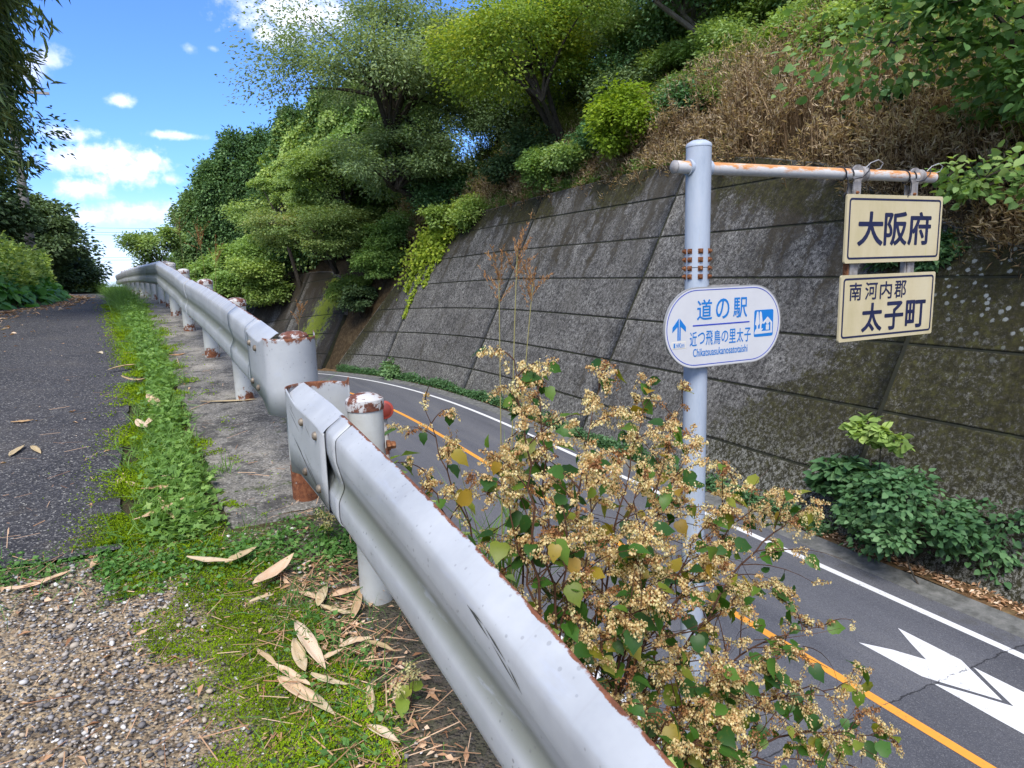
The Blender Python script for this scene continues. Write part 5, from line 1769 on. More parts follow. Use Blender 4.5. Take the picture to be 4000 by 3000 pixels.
def cover(name, label, cat, x, y, z, mat_, L, W, hgt, rng, tmpl=T_LEAF, per=7, up=.5, rnd0=0.0, spread=.05, nrm=None):
    """low leafy plants: several leaves at random heights over each point"""
    n = len(x)
    i = np.repeat(np.arange(n), per)
    m_ = n * per
    P = np.stack([x, y, z], 1)[i] + rng.normal(size=(m_, 3)) * np.array([spread, spread, 0]) + np.array([0, 0, 1]) * (hgt[i] * rng.uniform(.05, 1, m_))[:, None]
    D = rng.normal(size=(m_, 3)) * np.array([1, 1, .35]) + np.array([0, 0, up])
    N = rng.normal(size=(m_, 3)) * .45 + np.array([0, 0, 1.0])
    sz = rng.uniform(.6, 1.25, m_)
    pr = rng.uniform(0, 1, n)
    lb = LB().put(P, D, N, L * sz, W * sz, tmpl, rnd0 + (1 - rnd0) * (.4 * pr[i] + .55 * rng.uniform(0, 1, m_)))
    return lb


# green fringe along the wall top
rng = np.random.default_rng(210)
n = 2600
y = rng.uniform(18, 38, n) ; keep = rng.uniform(0, 1, n) < np.interp(y, [18, 21, 26, 38], [.15, .3, .9, 1]); y = y[keep]; n = len(y)
s = np.abs(rng.normal(.25, .45, n))
x = 11.9 + curve(y) + .5 * hw(y) + s
lb = cover('', '', '', x, y, np.maximum(hill(x, y), ROADZ + dzr(y) + hw(y)), None, .13, .05, rng.uniform(.1, .55, n), rng, per=9)
tag(lb.build('wall_top_weeds', F_VINE), 'green weeds fringing the top of the wall', 'weeds', kind='stuff')

# plants and weeds at the foot of the wall
n = 5200
y = rng.uniform(9.5, 46, n)
den = vnoise(y, y * 0, .45, 4) * .9 + np.interp(y, [9, 14, 22, 30, 46], [-.1, .0, .35, .5, .6])
keep = rng.uniform(0, 1, n) < den
y = y[keep]; n = len(y)
x = 11.62 + curve(y) + np.abs(rng.normal(0, .22, n))
lb = cover('', '', '', x, y, ROADZ + dzr(y) + .05, None, .10, .07, rng.uniform(.05, .42, n) * (.4 + vnoise(y, y * 0, .8, 6)), rng, per=9)
tag(lb.build('wall_foot_weeds', F_SHRUB), 'low green weeds along the foot of the wall', 'weeds', kind='stuff')
n = 1500
y = rng.uniform(2.5, 12, n); x = 11.60 + np.abs(rng.normal(0, .33, n))
i = rng.uniform(0, 1, n)
lb = LB().put(np.stack([x, y, ROADZ + .07 + .1 * (x - 11.56) + rng.uniform(0, .05, n)], 1), rng.normal(size=(n, 3)) * [1, 1, .3], rng.normal(size=(n, 3)) * .4 + [0, 0, 1], rng.uniform(.05, .14, n), rng.uniform(.02, .06, n), T_LEAF, i)
tag(lb.build('dry_leaf_litter', F_TAN), 'brown dry leaves lying at the foot of the wall', 'leaf litter', kind='stuff')
n = 2600
y = rng.uniform(5, 21, n); x = 11.9 + .5 * hw(y) + rng.uniform(-.05, .75, n)
lb = LB().put(np.stack([x, y, np.maximum(hill(x, y), ROADZ + hw(y) + .05) + rng.uniform(0, .05, n)], 1), rng.normal(size=(n, 3)) * [1, 1, .3], rng.normal(size=(n, 3)) * .4 + [0, 0, 1], rng.uniform(.07, .16, n), rng.uniform(.02, .05, n), T_LEAF, rng.uniform(0, 1, n))
tag(lb.build('dry_leaf_litter', F_TAN), 'pale dry leaves lying on the coping of the wall', 'leaf litter', kind='stuff')

make_tree('wall_shrub', 'bushy blue-green shrub at the wall foot beside the white edge line', 'shrub', (11.75, 7.6, ROADZ), (11.95, 7.55, -4.92), (1.1, 1.6, .95), F_SHRUB, 220, .022, 30, .27, 12, 8, .10, .075, stems=6, flat=.6, tmpl=T_BROAD, spread_low=-.2, droop=.4, sprig=.45)
make_tree('wall_shrub', 'smaller green shrub at the wall foot behind the bushy one', 'shrub', (12.0, 9.6, ROADZ), (12.1, 9.55, -4.75), (.55, .55, .6), F_SHRUB, 221, .02, 10, .42, 9, 14, .16, .13, stems=2, flat=.5, tmpl=T_BROAD, droop=.4, thin=.6)
make_tree('sapling', 'thin sapling with a flat tuft of yellow-green leaves in front of the mossy wall', 'sapling', (12.1, 8.9, ROADZ), (12.15, 8.75, -3.42), (.45, .65, .20), F_VINE, 222, .014, 8, .30, 6, 7, .14, .12, stems=1, flat=.3, tmpl=T_BROAD, droop=.35, thin=.45)
make_tree('wall_shrub', 'low pale green creeper at the wall foot far down the road', 'shrub', (10.9, 39.2, -5.9), (10.8, 39.0, -5.75), (.7, 1.6, .5), F_SHRUB, 223, .02, 12, .42, 9, 16, .17, .14, stems=2, flat=.5, spread_low=-.2)

# growth on the steep bank below the rail
n = 3000
y = rng.uniform(.5, 26, n)
f = rng.uniform(0, .8, n)
xe = postx(y) + .42
x = xe + f * 3
z = np.array([float(sz_(np.array([a]), b_)[0]) for a, b_ in zip(x, y)])
lb = cover('', '', '', x, y, z, None, .12, .07, rng.uniform(.05, .3, n), rng, per=8)
tag(lb.build('bank_weeds', F_VINE), 'green weeds on the steep bank below the guardrail', 'weeds', kind='stuff')

# kudzu mound left of the path
n = 5200
y = rng.uniform(13.2, 23, n)
u = rng.uniform(0, 1, n) ** .8
edge = np.interp(y, [13.2, 14, 16, 19, 22, 24], [-2.95, -2.75, -2.42, -2.55, -2.95, -3.5]) + .18 * (vnoise(y, y * 0, 1.3, 3) - .5)
x = edge - u * 2.2
prof = np.interp(u, [0, .06, .2, .45, 1], [.0, .22, .55, .85, 1.05]) * np.interp(y, [13.2, 14, 18, 23], [.9, 1.25, 1.1, .7])
z = zt(x, y) + prof * (.75 + .35 * vnoise(x, y, 2, 2))
P = np.stack([x, y, z], 1)
N = np.stack([.9 - u, -.35 + 0 * u, .9 + 0 * u], 1) + rng.normal(size=(n, 3)) * .30
D = np.stack([.7 + 0 * u, -.4 + 0 * u, -.55 + 0 * u], 1) + rng.normal(size=(n, 3)) * .45
lb = LB().put(P, D, N, rng.uniform(.12, .21, n), rng.uniform(.11, .18, n), T_BROAD, .3 * rng.uniform(0, 1, n) + .65 * rng.uniform(0, 1, n))
m_ = 5000
lb.put(P[:m_] - [0.02, 0, .12], D[:m_], N[:m_], .14, .12, T_BROAD, .35 * rng.uniform(0, 1, m_))
tag(lb.build('kudzu', F_KUDZU), 'mound of broad green creeper leaves beside the path', 'ground cover', kind='stuff')
n = 2600
y = rng.uniform(7, 24, n); x = pathL(y) + rng.normal(-.9, .8, n)
x = np.minimum(x, pathL(y) - .3)
lb = cover('', '', '', x, y, zbank(x, y) + .2, None, .11, .07, rng.uniform(.2, .9, n), rng, per=8)
tag(lb.build('bank_weeds', F_VINE), 'tall green weeds on the bank behind the creeper mound', 'weeds', kind='stuff')

# weeds that line the path, and the band across its near end
def verge():
    rng = np.random.default_rng(230)
    n = 2100
    y = 3.45 + 19 * rng.uniform(0, 1, n) ** 1.7
    cx_ = (pathR(y) + postx(y) - .48) / 2 + .03
    hwid = np.maximum((postx(y) - .48 - pathR(y)) / 2, .1) * .78
    t_ = rng.normal(-.15, .36, n)
    x = cx_ + np.clip(t_, -1.15, 1.05) * hwid + .05
    keep = rng.uniform(0, 1, n) < .15 + 1.0 * vnoise(x, y, 2.2, 3) + np.clip((y - 7) * .1, 0, .5)
    x, y = x[keep], y[keep]; n = len(x)
    hgt = rng.uniform(.02, .11, n) * np.interp(y, [3.3, 5, 9, 16], [.7, 1, 1.2, 2.0])
    lb = cover('', '', '', x, y, zt(x, y), None, .050, .040, hgt, rng, T_LOBE, per=12, up=.25, spread=.045)
    # grass blades in tufts
    nt = 430
    ty = 3.5 + 22 * rng.uniform(0, 1, nt) ** 1.3
    tx3 = (pathR(ty) + postx(ty) - .48) / 2 + rng.normal(.04, .10, nt)
    i = np.repeat(np.arange(nt), 22)
    m_ = len(i)
    P = np.stack([tx3[i] + rng.normal(0, .035, m_), ty[i] + rng.normal(0, .035, m_), zt(tx3[i], ty[i])], 1)
    D = rng.normal(size=(m_, 3)) * np.array([.55, .55, .2]) + np.array([0, 0, .85])
    hh = rng.uniform(.06, .20, m_) * np.interp(ty[i], [3, 8, 12, 15, 22], [.8, .7, 1.0, 2.0, 2.2])
    lb.put(P, D, rng.normal(size=(m_, 3)) * [1, 1, .2], hh, .006, T_BLADE, .2 + .5 * rng.uniform(0, 1, m_), curl=-rng.uniform(.1, .8, m_))
    tag(lb.build('verge_weeds', F_WEED), 'strip of bright green weeds and grass along the path edge', 'weeds', kind='stuff')
    # small broad plants across the near end of the path
    n = 300
    y = rng.normal(3.16, .11, n); x = rng.uniform(-.45, .62, n) + .0 * y
    y = y - .18 * (x - 0) 
    k2 = 60
    x = np.concatenate([x, rng.uniform(-1.2, -.4, k2)]); y = np.concatenate([y, rng.normal(3.36, .04, k2)])
    x = np.concatenate([x, rng.normal(.33, .08, 60)]); y = np.concatenate([y, rng.uniform(1.75, 2.6, 60)])
    n = len(x)
    lb = cover('', '', '', x, y, zt(x, y), None, .026, .019, rng.uniform(.008, .05, n), rng, T_LEAF, per=10, up=.15, spread=.028)
    m_ = 900
    bx, by = np.concatenate([rng.normal(.33, .10, 500), rng.uniform(-1.2, .6, 400)]), np.concatenate([rng.uniform(1.8, 2.8, 500), rng.normal(3.25, .13, 400)])
    lb.put(np.stack([bx, by, zt(bx, by)], 1), rng.normal(size=(m_, 3)) * [.7, .7, .2] + [0, 0, .7], rng.normal(size=(m_, 3)) * [1, 1, .2], rng.uniform(.04, .16, m_), .0035, T_BLADE, .25 + .5 * rng.uniform(0, 1, m_), curl=-rng.uniform(.1, .8, m_))
    tag(lb.build('small_weeds', F_WEED), 'small broad-leaved weeds across the near end of the path', 'weeds', kind='stuff')
verge()

# moss cushions: dense tiny leaves over low domes
def moss():
    rng = np.random.default_rng(240)
    n = 120000
    x = rng.uniform(-.75, .62, n); y = rng.uniform(1.5, 3.5, n)
    # amount of moss: a broad band left of the rail, bright cushions near the post
    d = .60 - np.abs((x - .13 + .22 * (y - 2.5)) / .30) * .60 + .62 * (vnoise(x, y, 5, 1) - .5) + .45 * (vnoise(x, y, 16, 2) - .5)
    d = np.where(x > .36, d - .25, d)
    d2 = .5 - np.hypot((x - .385) / .10, (y - 1.92) / .42) * .5 + .3 * (vnoise(x, y, 12, 4) - .5)
    d2 = np.maximum(d2, .5 - np.hypot((x - .12) / .22, (y - 1.93) / .16) * .5 + .3 * (vnoise(x, y, 12, 4) - .5))
    d3 = np.where((y > 3.0) & (x < .15), .45 - np.abs((x + .32) / .14) * .4 + .5 * (vnoise(x, y, 7, 3) - .5), -1)
    d = np.maximum(np.maximum(d, d2), d3)
    k = rng.uniform(0, 1, n) < np.clip(d * 3.2, 0, 1)
    x, y, d, d2 = x[k], y[k], d[k], d2[k]; n = len(x)
    hgt = .004 + .030 * np.clip(d, 0, .6) * (.3 + vnoise(x, y, 26, 5)) + .028 * np.clip(d2, 0, .5)
    P = np.stack([x, y, zt(x, y) + hgt], 1)
    lb = LB().put(P, rng.normal(size=(n, 3)) * [.8, .8, .3] + [0, 0, .55], rng.normal(size=(n, 3)), rng.uniform(.005, .0105, n), rng.uniform(.004, .008, n), T_LEAF,
                  .28 * vnoise(x, y, 9, 6) + .26 * rng.uniform(0, 1, n) + np.clip(d2, 0, .5) * 1.0 + .12)
    # along the path edge and on the strip
    n = 90000
    y = 3.45 + 12 * rng.uniform(0, 1, n) ** 1.8
    e = rng.uniform(0, 1, n) < .62
    x = np.where(e, pathR(y) + rng.normal(.09, .11, n), postx(y) - .46 + rng.normal(.02, .10, n))
    k = vnoise(x, y, 4.5, 7) + .35 * vnoise(x, y, 15, 8) > np.where(e, .50, .74)
    x, y = x[k], y[k]; n = len(x)
    sc_f = np.interp(y, [3, 6, 12], [1, 1.5, 2.2])
    lb.put(np.stack([x, y, zt(x, y) + .012 + rng.uniform(0, .018, n)], 1), rng.normal(size=(n, 3)) * [.8, .8, .3] + [0, 0, .5], rng.normal(size=(n, 3)), .009 * sc_f, .007 * sc_f, T_LEAF, .1 + .45 * vnoise(x, y, 6, 9) + .25 * rng.uniform(0, 1, n))
    tag(lb.build('moss', F_MOSS), 'green moss cushions spreading over the gravelly concrete', 'moss', kind='stuff')
moss()

# loose pebbles standing out of the apron
def pebbles():
    rng = np.random.default_rng(250)
    ico_v = []
    import bmesh
    bm = bmesh.new()
    bmesh.ops.create_icosphere(bm, subdivisions=1, radius=1)
    iv = np.array([v.co[:] for v in bm.verts]); itf = np.array([[v.index for v in f.verts] for f in bm.faces])
    bm.free()
    n = 11000
    x = rng.uniform(-1.75, .55, n); y = rng.uniform(1.7, 3.38, n)
    k = rng.uniform(0, 1, n) < np.where(x < -.1, 1, .35)
    x, y = x[k], y[k]; n = len(x)
    s = .0036 + .0085 * rng.uniform(0, 1, n) ** 3
    s = np.where(rng.uniform(0, 1, n) < .015, s * 1.7, s)
    sc3 = s[:, None] * rng.uniform(.6, 1.4, (n, 3)) * np.array([1, 1, .6])
    an = rng.uniform(0, 2 * PI, n)
    ca, sa = np.cos(an), np.sin(an)
    V = iv[None] * (1 + .22 * rng.normal(size=(n, len(iv), 1)) * .6) * sc3[:, None]
    V = np.stack([V[..., 0] * ca[:, None] - V[..., 1] * sa[:, None], V[..., 0] * sa[:, None] + V[..., 1] * ca[:, None], V[..., 2]], -1)
    V += np.stack([x, y, zt(x, y) + s * .12 + .004], 1)[:, None]
    F = (itf[None] + (np.arange(n) * len(iv))[:, None, None]).reshape(-1, 3)
    m, t, b = mat('pebbles', rough=.75, spec=.3)
    t.put(b.inputs['Base Color'], t.ramp(t.attr('rnd'), [(0, (.06, .056, .052)), (.25, (.15, .14, .135)), (.5, (.27, .22, .16)), (.68, (.38, .32, .24)), (.82, (.24, .24, .25)), (.93, (.52, .50, .46)), (1, (.68, .66, .62))]))
    o = link('pebbles', mesh_np('pebbles', V.reshape(-1, 3), [F], {'rnd': np.repeat(rng.uniform(0, 1, n), len(iv))}, smooth=True), m)
    tag(o, 'small grey and tan pebbles bedded in the apron', 'pebbles', kind='stuff')
pebbles()

# fine litter: straw, twigs and crumbs of leaf
def litter():
    rng = np.random.default_rng(260)
    lb = LB()
    n = 1300
    x = np.concatenate([rng.uniform(-1.2, .6, 350), rng.normal(.38, .14, 650), rng.uniform(-1.0, .6, 300)])
    y = np.concatenate([rng.uniform(1.8, 3.4, 350), rng.uniform(1.6, 3.0, 650), 3.4 + 8 * rng.uniform(0, 1, 300) ** 2])
    P = np.stack([x, y, zt(x, y) + .012 + rng.uniform(0, .02, n)], 1)
    lb.put(P, rng.normal(size=(n, 3)) * [1, 1, .08], rng.normal(size=(n, 3)) * .3 + [0, 0, 1], rng.uniform(.02, .16, n), rng.uniform(.0015, .004, n), T_QUAD, rng.uniform(.0, .8, n))
    n = 700
    x = np.concatenate([rng.normal(.40, .12, 380), rng.uniform(-1.2, .5, 140), rng.uniform(-2.6, .1, 180)])
    y = np.concatenate([rng.uniform(1.6, 3.0, 380), rng.uniform(1.8, 3.4, 140), 3.5 + 14 * rng.uniform(0, 1, 180) ** 1.3])
    P = np.stack([x, y, zt(x, y) + .014], 1)
    lb.put(P, rng.normal(size=(n, 3)) * [1, 1, .15], rng.normal(size=(n, 3)) * .35 + [0, 0, 1], rng.uniform(.015, .06, n), rng.uniform(.008, .022, n), T_LEAF, rng.uniform(0, 1, n))
    n = 900
    y = rng.uniform(10, 24, n); x = np.interp(y, [10, 13.2, 14, 16, 19, 22, 24], [-2.6, -2.75, -2.6, -2.35, -2.5, -2.9, -3.4]) + np.abs(rng.normal(0, .25, n))
    lb.put(np.stack([x, y, zt(x, y) + .014], 1), rng.normal(size=(n, 3)) * [1, 1, .15], rng.normal(size=(n, 3)) * .35 + [0, 0, 1], rng.uniform(.03, .13, n), rng.uniform(.012, .03, n), T_LEAF, rng.uniform(0, 1, n))
    tag(lb.build('fine_litter', F_TAN), 'straw and crumbs of dry leaf scattered on the ground', 'leaf litter', kind='stuff')
litter()

# large dry bamboo sheaths, one by one
SHEATHS = [(0.228, 2.907, 0.219, 0.054, 0.79, 0.8, 'weeds'), (0.11, 3.085, 0.143, 0.036, 0.6, 0.75, 'weeds'), (-0.017, 3.09, 0.178, 0.028, -0.53, 0.85, 'weeds'), (-0.216, 3.633, 0.246, 0.034, 0.68, 0.7, 'moss'), (-0.128, 3.595, 0.15, 0.026, -0.48, 0.8, 'moss'), (-0.219, 3.928, 0.156, 0.043, -0.16, 0.45, 'moss'), (-0.191, 3.647, 0.314, 0.02, -1.33, 0.7, 'moss'), (-0.294, 5.71, 0.42, 0.061, -1.35, 0.8, 'moss'), (-0.354, 5.13, 0.189, 0.047, -1.26, 0.9, 'moss'), (-0.291, 5.28, 0.249, 0.036, 1.3, 0.9, 'moss'), (-0.176, 4.072, 0.095, 0.038, -0.76, 0.85, 'moss'), (-0.478, 6.61, 0.213, 0.035, -0.72, 0.6, 'moss'), (-0.426, 4.252, 0.099, 0.029, -1.87, 0.8, 'path'), (-1.024, 4.963, 0.16, 0.032, 1.32, 0.8, 'path'), (-0.929, 4.963, 0.168, 0.029, -1.17, 0.75, 'path'), (-1.107, 5.62, 0.111, 0.024, 0.0, 0.4, 'path'), (-0.88, 8.36, 0.094, 0.037, -1.01, 0.95, 'path'), (-0.631, 3.24, 0.15, 0.022, 0.41, 0.7, 'seam'), (-0.69, 3.205, 0.14, 0.019, 0.07, 0.8, 'seam'), (-0.473, 3.32, 0.13, 0.02, 1.52, 0.7, 'seam'), (0.283, 2.395, 0.274, 0.042, -1.41, 0.9, 'heap'), (0.239, 2.342, 0.165, 0.037, -1.53, 0.8, 'heap'), (0.211, 2.165, 0.185, 0.038, -1.04, 0.75, 'heap'), (0.202, 2.255, 0.164, 0.024, -1.02, 0.8, 'heap'), (0.246, 2.117, 0.195, 0.03, -1.11, 0.85, 'heap'), (0.349, 2.317, 0.074, 0.017, 0.34, 0.8, 'heap'), (0.385, 2.708, 0.125, 0.033, 1.16, 0.8, 'heap'), (0.501, 2.593, 0.188, 0.028, 1.19, 0.55, 'heap'), (0.492, 2.697, 0.139, 0.029, 0.11, 0.7, 'heap'), (0.417, 2.57, 0.127, 0.021, -0.79, 0.8, 'heap'), (0.441, 2.355, 0.103, 0.026, 0.0, 0.85, 'heap'), (0.512, 2.303, 0.124, 0.017, -0.88, 0.6, 'heap'), (0.414, 1.88, 0.109, 0.025, -0.97, 0.9, 'heap'), (0.412, 2.027, 0.107, 0.023, -1.75, 0.8, 'heap'), (0.136, 2.393, 0.125, 0.018, -1.17, 0.7, 'heap'), (0.312, 2.18, 0.128, 0.02, -0.78, 0.85, 'heap'), (0.224, 5.69, 0.42, 0.032, -0.23, 0.75, 'strip'), (-0.136, 7.87, 0.133, 0.042, 0.15, 0.3, 'strip'), (-0.267, 2.688, 0.034, 0.015, -2.68, 0.7, 'weeds'), (0.336, 2.718, 0.097, 0.021, -0.89, 0.75, 'heap'), (-0.365, 4.137, 0.113, 0.025, 2.14, 0.8, 'path'), (0.155, 2.742, 0.081, 0.016, 0.19, 0.8, 'weeds'), (-0.583, 7.24, 0.25, 0.032, 0.5, 0.6, 'moss')]
def sheaths():
    rng = np.random.default_rng(270)
    for (x, y, ln, w, an, c, zone) in SHEATHS:
        ln, w = min(ln * 1.18, .42), w * 1.4
        z = float(zt(x, y)) + (.05 if zone == 'weeds' else .055 if zone == 'moss' else .030 if zone == 'heap' else .018)
        nu, nv = 9, 5
        u = np.linspace(0, 1, nu)
        wid = w * np.sin(np.clip(u * 1.02 + .02, 0, 1) * PI) ** .62 * (1 - .25 * u)
        cup, bend, tw = rng.uniform(.15, .6), rng.uniform(-.12, .22), rng.uniform(-.5, .5)
        V = []
        for i in range(nu):
            for v_ in np.linspace(-.5, .5, nv):
                a = (u[i] - .5) * ln
                b_ = v_ * wid[i]
                hgt = cup * 4 * (v_ ** 2) * wid[i] * .5 + bend * ln * (u[i] - .5) ** 2 * 2 + tw * (u[i] - .5) * b_
                V.append((a * math.cos(an) - b_ * math.sin(an), a * math.sin(an) + b_ * math.cos(an), max(hgt, -.004) + rng.normal() * .0012))
        F = [(i * nv + k, (i + 1) * nv + k, (i + 1) * nv + k + 1, i * nv + k + 1) for i in range(nu - 1) for k in range(nv - 1)]
        me = mesh_np('dry_sheath', np.array(V), [np.array(F)], {'rnd': np.clip(c + rng.normal(0, .06, len(V)), 0, 1)}, smooth=True)
        o = link('dry_sheath', me, F_TAN)
        o.location = (x, y, z)
        # follow the slope of the ground
        o.rotation_euler = (math.atan(.11), 0, 0)
        lab = {'path': 'dry tan bamboo sheath lying on the dark asphalt path', 'moss': 'dry tan bamboo sheath lying on the moss between path edge and concrete strip',
               'heap': 'dry straw-coloured bamboo sheath in the heap at the foot of the near guardrail', 'weeds': 'dry tan bamboo sheath lying across the small weeds at the path end',
               'strip': 'dry tan bamboo sheath lying on the concrete strip under the far guardrail', 'seam': 'dry bamboo sheath along the left part of the path end'}[zone]
        tag(o, lab, 'dry sheath', {'path': 'sheaths on the asphalt path', 'moss': 'sheaths on the mossy path edge', 'heap': 'sheaths heaped under the near guardrail', 'weeds': 'sheaths on the weeds at the path end', 'strip': 'sheaths on the concrete strip', 'seam': 'sheaths at the left path end'}[zone])
        md = o.modifiers.new('thickness', 'SOLIDIFY'); md.thickness = .0012
sheaths()

# ------------------------------------------------------------------ tall grass with plumes
def susuki(base, tips, label, scale=1.0, plume=.30, seed=0):
    rng = np.random.default_rng(300 + seed)
    base = np.array(base, float)
    root = empty('plume_grass', tuple(base), label, 'grass plant')
    st, lb, gl = MB(), LB(), LB()
    for tip in tips:
        tip = np.array(tip, float)
        P = bez(base + rng.normal(size=3) * [.04, .04, 0], base * .5 + tip * .5 + [0, 0, .1], tip, 10)
        st.tube(P, np.linspace(.0045, .0022, 10) * scale, 5)
        d = unit(tip - P[-2])
        for k in range(10):
            a = rng.uniform(-.75, .75, 3)
            dd = unit(d * 1.0 + a * .75)
            Lr = plume * rng.uniform(.45, 1)
            s0 = tip - d * rng.uniform(0, .16) * scale
            m_ = 34
            t_ = rng.uniform(0, 1, m_)
            q = s0 + dd * (t_ * Lr)[:, None] + np.array([0, 0, -1]) * (t_ ** 2 * Lr * .12)[:, None] + rng.normal(size=(m_, 3)) * .003
            lb.put(q, dd + rng.normal(size=(m_, 3)) * .35, rng.normal(size=(m_, 3)), .020 * scale, .0045 * scale, T_LEAF, .25 + .6 * rng.uniform(0, 1, m_))
    m_ = 26
    P = base + rng.normal(size=(m_, 3)) * [.05, .05, .0]
    gl.put(np.repeat(P, 1, 0), rng.normal(size=(m_, 3)) * [.28, .28, .1] + [0, 0, 1], rng.normal(size=(m_, 3)) * [1, 1, .1], rng.uniform(.5, 1.15, m_) * scale, .013 * scale, T_BLADE, .2 + .5 * rng.uniform(0, 1, m_), curl=-rng.uniform(.05, .4, m_))
    st.build('stems', BAMSTEM, root)
    lb.build('plumes', F_SEEDB, root, off=base)
    gl.build('blades', F_WEED, root, off=base)
BAMSTEM, _t, _b = mat('straw_stem', (.22, .20, .07), .6)
susuki((1.30, 2.95, -1.75), [(1.46, 3.0, .10), (1.38, 3.05, -.03), (1.53, 2.98, -.06)], 'tall plume grass with reddish tufts in front of the grey wall', .9, .26, 1)
susuki((.75, 6.2, -1.3), [(.86, 6.0, -.28)], 'bent plume grass arching out behind the far rail near the end terminal', .8, .18, 2)
susuki((.35, 11.2, -1.0), [(.45, 11.0, .36), (.25, 10.8, .5)], 'plume grass behind the far rail bend', 1.0, .4, 3)
susuki((.05, 14.0, -.9), [(.30, 13.6, .75), (.0, 13.8, .9)], 'pale plume grass above the crest end of the far rail', 1.0, .5, 4)
susuki((1.45, 3.6, -1.9), [(1.22, 3.35, -.92)], 'single grass plume drooping over the road behind the round reflector', .7, .16, 5)

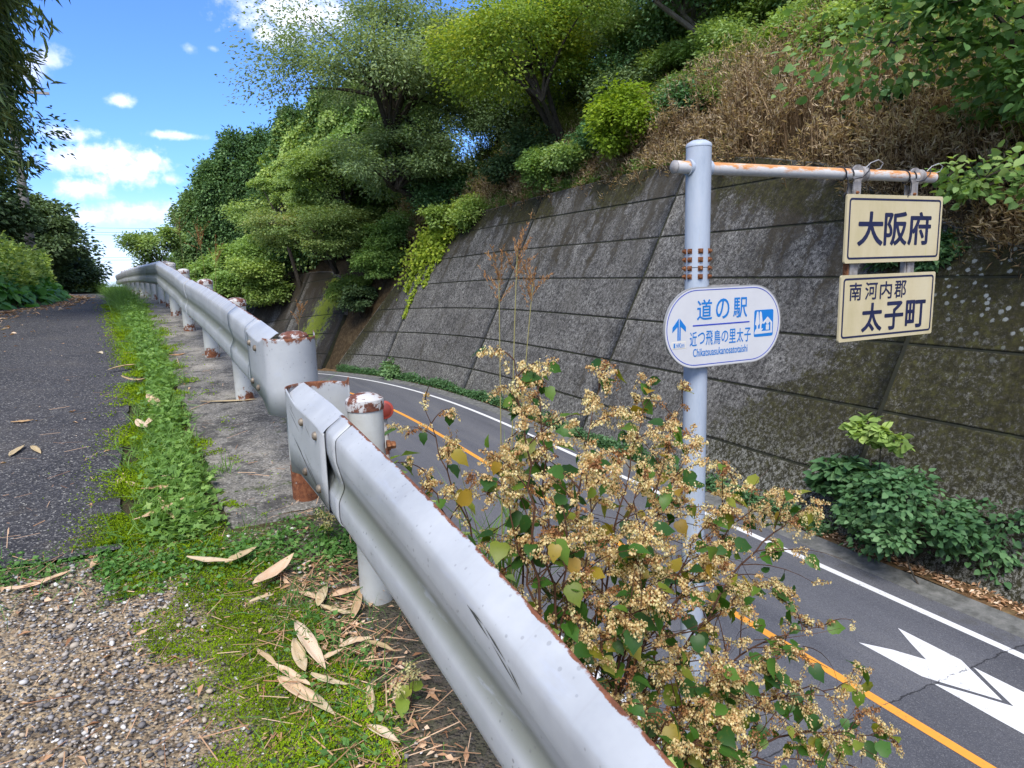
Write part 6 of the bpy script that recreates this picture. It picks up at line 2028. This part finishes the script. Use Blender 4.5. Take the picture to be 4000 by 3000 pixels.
# ------------------------------------------------------------------ the flowering bush on the bank
def knotweed():
    rng = np.random.default_rng(310)
    base = np.array([1.15, 2.0, -2.35])
    root = empty('knotweed_bush', tuple(base), 'big bush with cream and brown seed clusters and broad green leaves behind the near guardrail', 'bush')
    st, lf, s1_, s2_ = MB(), LB(), LB(), LB()
    TIPS = [((1.07, 2.25, -.33), .9), ((1.30, 2.5, -.45), .8), ((1.53, 2.4, -.44), 1.0), ((.92, 2.9, -.60), .6), ((.86, 2.75, -.85), .6), ((2.22, 2.7, -.70), .8), ((1.95, 2.6, -.62), .9), ((1.75, 2.2, -.68), .9),
            ((2.95, 2.45, -1.30), .7), ((2.60, 2.4, -1.20), .8), ((2.45, 2.3, -1.55), .9), ((2.85, 2.1, -2.15), .7), ((3.02, 2.0, -2.42), .8), ((2.55, 1.9, -2.30), .8), ((2.05, 1.75, -2.45), .8), ((2.2, 2.3, -1.0), 1.0),
            ((1.85, 2.0, -1.15), 1.0), ((1.55, 2.1, -.85), 1.0), ((1.35, 2.2, -.75), 1.0), ((1.75, 1.9, -1.65), 1.0), ((2.15, 2.0, -1.75), 1.0), ((1.35, 1.8, -1.15), .9), ((1.75, 1.7, -2.1), .9), ((1.15, 2.5, -.70), .9), ((2.3, 1.7, -2.65), .5),
            ((1.45, 1.95, -.98), 1.0), ((1.98, 2.35, -.82), 1.0), ((2.35, 2.05, -1.95), .9), ((1.58, 1.62, -1.60), .8), ((1.2, 2.0, -.72), .8), ((2.7, 2.2, -1.80), .6), ((1.02, 2.35, -.75), .8)]
    def raceme(p, d, ln, fresh, dens=1.0):
        """drooping axis set with small winged seeds"""
        d = unit(np.array(d, float))
        n = int(64 * dens * ln / .08)
        t_ = rng.uniform(0, 1, n)
        ax = p + d * (t_ * ln)[:, None] + np.array([0, 0, -1]) * (t_ ** 2 * ln * .45)[:, None]
        r_ = (.005 + .014 * np.sin(np.clip(t_ * .85 + .12, 0, 1) * PI))
        g = rdir(rng, n)
        q = ax + g * (r_ * rng.uniform(.3, 1.0, n))[:, None]
        dn = g * .5 + np.array([0, 0, -.9]) + rng.normal(size=(n, 3)) * .35
        sz = rng.uniform(.7, 1.2, n)
        bld = s1_ if fresh else s2_
        tone = rng.uniform(0, .35)
        bld.put(q, dn, g + rng.normal(size=(n, 3)) * .4, .0108 * sz, .0090 * sz, T_LEAF, tone + .6 * rng.uniform(0, 1, n))
        st.tube([p, p + d * ln * .5 - [0, 0, ln * .11], p + d * ln - [0, 0, ln * .45]], .0009, 3, cap=False)
    for tip, dens in TIPS:
        tip = np.array(tip)
        L = np.linalg.norm(tip - base)
        mid = base * .45 + tip * .55 + np.array([-.12, 0, .30 * L]) * (1 if tip[2] < -1 else .45) + rng.normal(size=3) * .07
        n = 22
        P = bez(base + rng.normal(size=3) * [.08, .10, .02], mid, tip, n)
        P[1:-1] += rng.normal(size=(n - 2, 3)) * .008
        st.tube(P, np.linspace(.0085, .0016, n), 6, cap=False)
        T = unit(np.gradient(P, axis=0))
        fresh_p = rng.uniform(.60, 1.1)
        # side shoots from the outer part
        for i in range(6, n):
            f = i / n
            if rng.uniform() > .80 + .2 * f: continue
            side = unit(np.cross(T[i], rng.normal(size=3)))
            ln = rng.uniform(.12, .52) * (1.25 - f)
            e = P[i] + unit(T[i] * .45 + side * np.array([1.2, 1, .7]) + [.10, 0, .05]) * ln
            Q = bez(P[i], P[i] * .5 + e * .5 + [0, 0, .10 * ln + .03], e, 6)
            st.tube(Q, np.linspace(.0030, .0012, 6), 4, cap=False)
            TQ = unit(np.gradient(Q, axis=0))
            for j in range(1, 6):
                for _q in range(1 + (rng.uniform() < .6)) if rng.uniform() < .72 * dens else ():
                    raceme(Q[j], TQ[j] * .4 + rdir(rng, 1)[0] * .8 + [0, 0, .25], rng.uniform(.035, .085), rng.uniform() < fresh_p, .85)
                if rng.uniform() < .30:
                    d = unit(TQ[j] * .4 + rdir(rng, 1)[0] * .8 + [0, 0, -.35])
                    l_ = rng.uniform(.045, .088)
                    a0 = Q[j] + d * .02
                    lf.put(a0[None], d[None] + [0, 0, -.2], rng.normal(size=(1, 3)) * .45 + [-.2, -.4, .9], l_, l_ * rng.uniform(.72, .9), T_JAG, np.array([rng.uniform(0, 1) ** 1.35]), curl=np.array([-rng.uniform(0, .35)]))
                    st.tube([Q[j], a0], .0010, 3, cap=False)
            if rng.uniform() < .30:
                d = unit(side * .8 + T[i] * .3 + [0, 0, -.3])
                l_ = rng.uniform(.06, .10)
                a0 = P[i] + d * .025
                lf.put(a0[None], d[None], rng.normal(size=(1, 3)) * .4 + [-.2, -.4, .9], l_, l_ * rng.uniform(.74, .92), T_JAG, np.array([rng.uniform(0, 1) ** 1.3]), curl=np.array([-rng.uniform(0, .35)]))
                st.tube([P[i], a0], .0012, 3, cap=False)
        # racemes crowd the last hand's breadth of the stem
        for k in range(int(10 * dens)):
            i = n - 1 - int(rng.uniform(0, 6))
            raceme(P[i], T[i] * .7 + rdir(rng, 1)[0] * .8, rng.uniform(.04, .09), rng.uniform() < fresh_p + .1)
    # bare, thin, dark twigs through the middle
    for k in range(70):
        a = np.array([rng.uniform(1.1, 2.3), rng.uniform(1.75, 2.5), rng.uniform(-2.2, -.8)])
        e = a + rng.normal(size=3) * [.28, .16, .22]
        st.tube(bez(a, a * .5 + e * .5 + rng.normal(size=3) * .05, e, 6), np.linspace(.0022, .0007, 6), 3, cap=False)
    st.build('stems', STEM, root, smooth=True)
    lf.build('leaves', F_KNOT, root, off=base)
    s1_.build('cream_seed_clusters', F_SEED, root, off=base)
    s2_.build('brown_seed_clusters', F_SEEDB, root, off=base)
knotweed()

# small plants by the near post: seedling of the bush, and tiny daisies
def small_plant(base, label, seed):
    rng = np.random.default_rng(seed)
    base = np.array(base, float)
    root = empty('seedling', tuple(base), label, 'plant')
    st, lf, sd = MB(), LB(), LB()
    for k in range(3):
        e = base + np.array([rng.uniform(-.05, .08), rng.uniform(-.06, .06), rng.uniform(.07, .16)])
        st.tube(bez(base, base * .5 + e * .5 + [0, 0, .03], e, 5), .0013, 4)
        m_ = 60
        sd.put(e + rng.normal(size=(m_, 3)) * .014, rng.normal(size=(m_, 3)) + [0, 0, -.6], rng.normal(size=(m_, 3)), .010, .008, T_LEAF, .3 + .6 * rng.uniform(0, 1, m_))
        d = unit(e - base) + rng.normal(size=3) * .5
        lf.put((base * .4 + e * .6)[None], d[None] + [0, 0, -.6], np.array([[0, -.3, 1]]), .06, .045, T_JAG, np.array([rng.uniform(.6, 1)]))
    st.build('stem', STEM, root); lf.build('leaves', F_KNOT, root, off=base); sd.build('seed_cluster', F_SEED, root, off=base)
small_plant((.52, 1.95, float(zt(.5, 1.95))), 'small seedling with yellowing leaf and cream seeds in the dirt under the rail', 321)
small_plant((.50, 3.15, float(zt(.5, 3.15))), 'small seedling with cream seeds by the crack at the concrete strip end', 322)
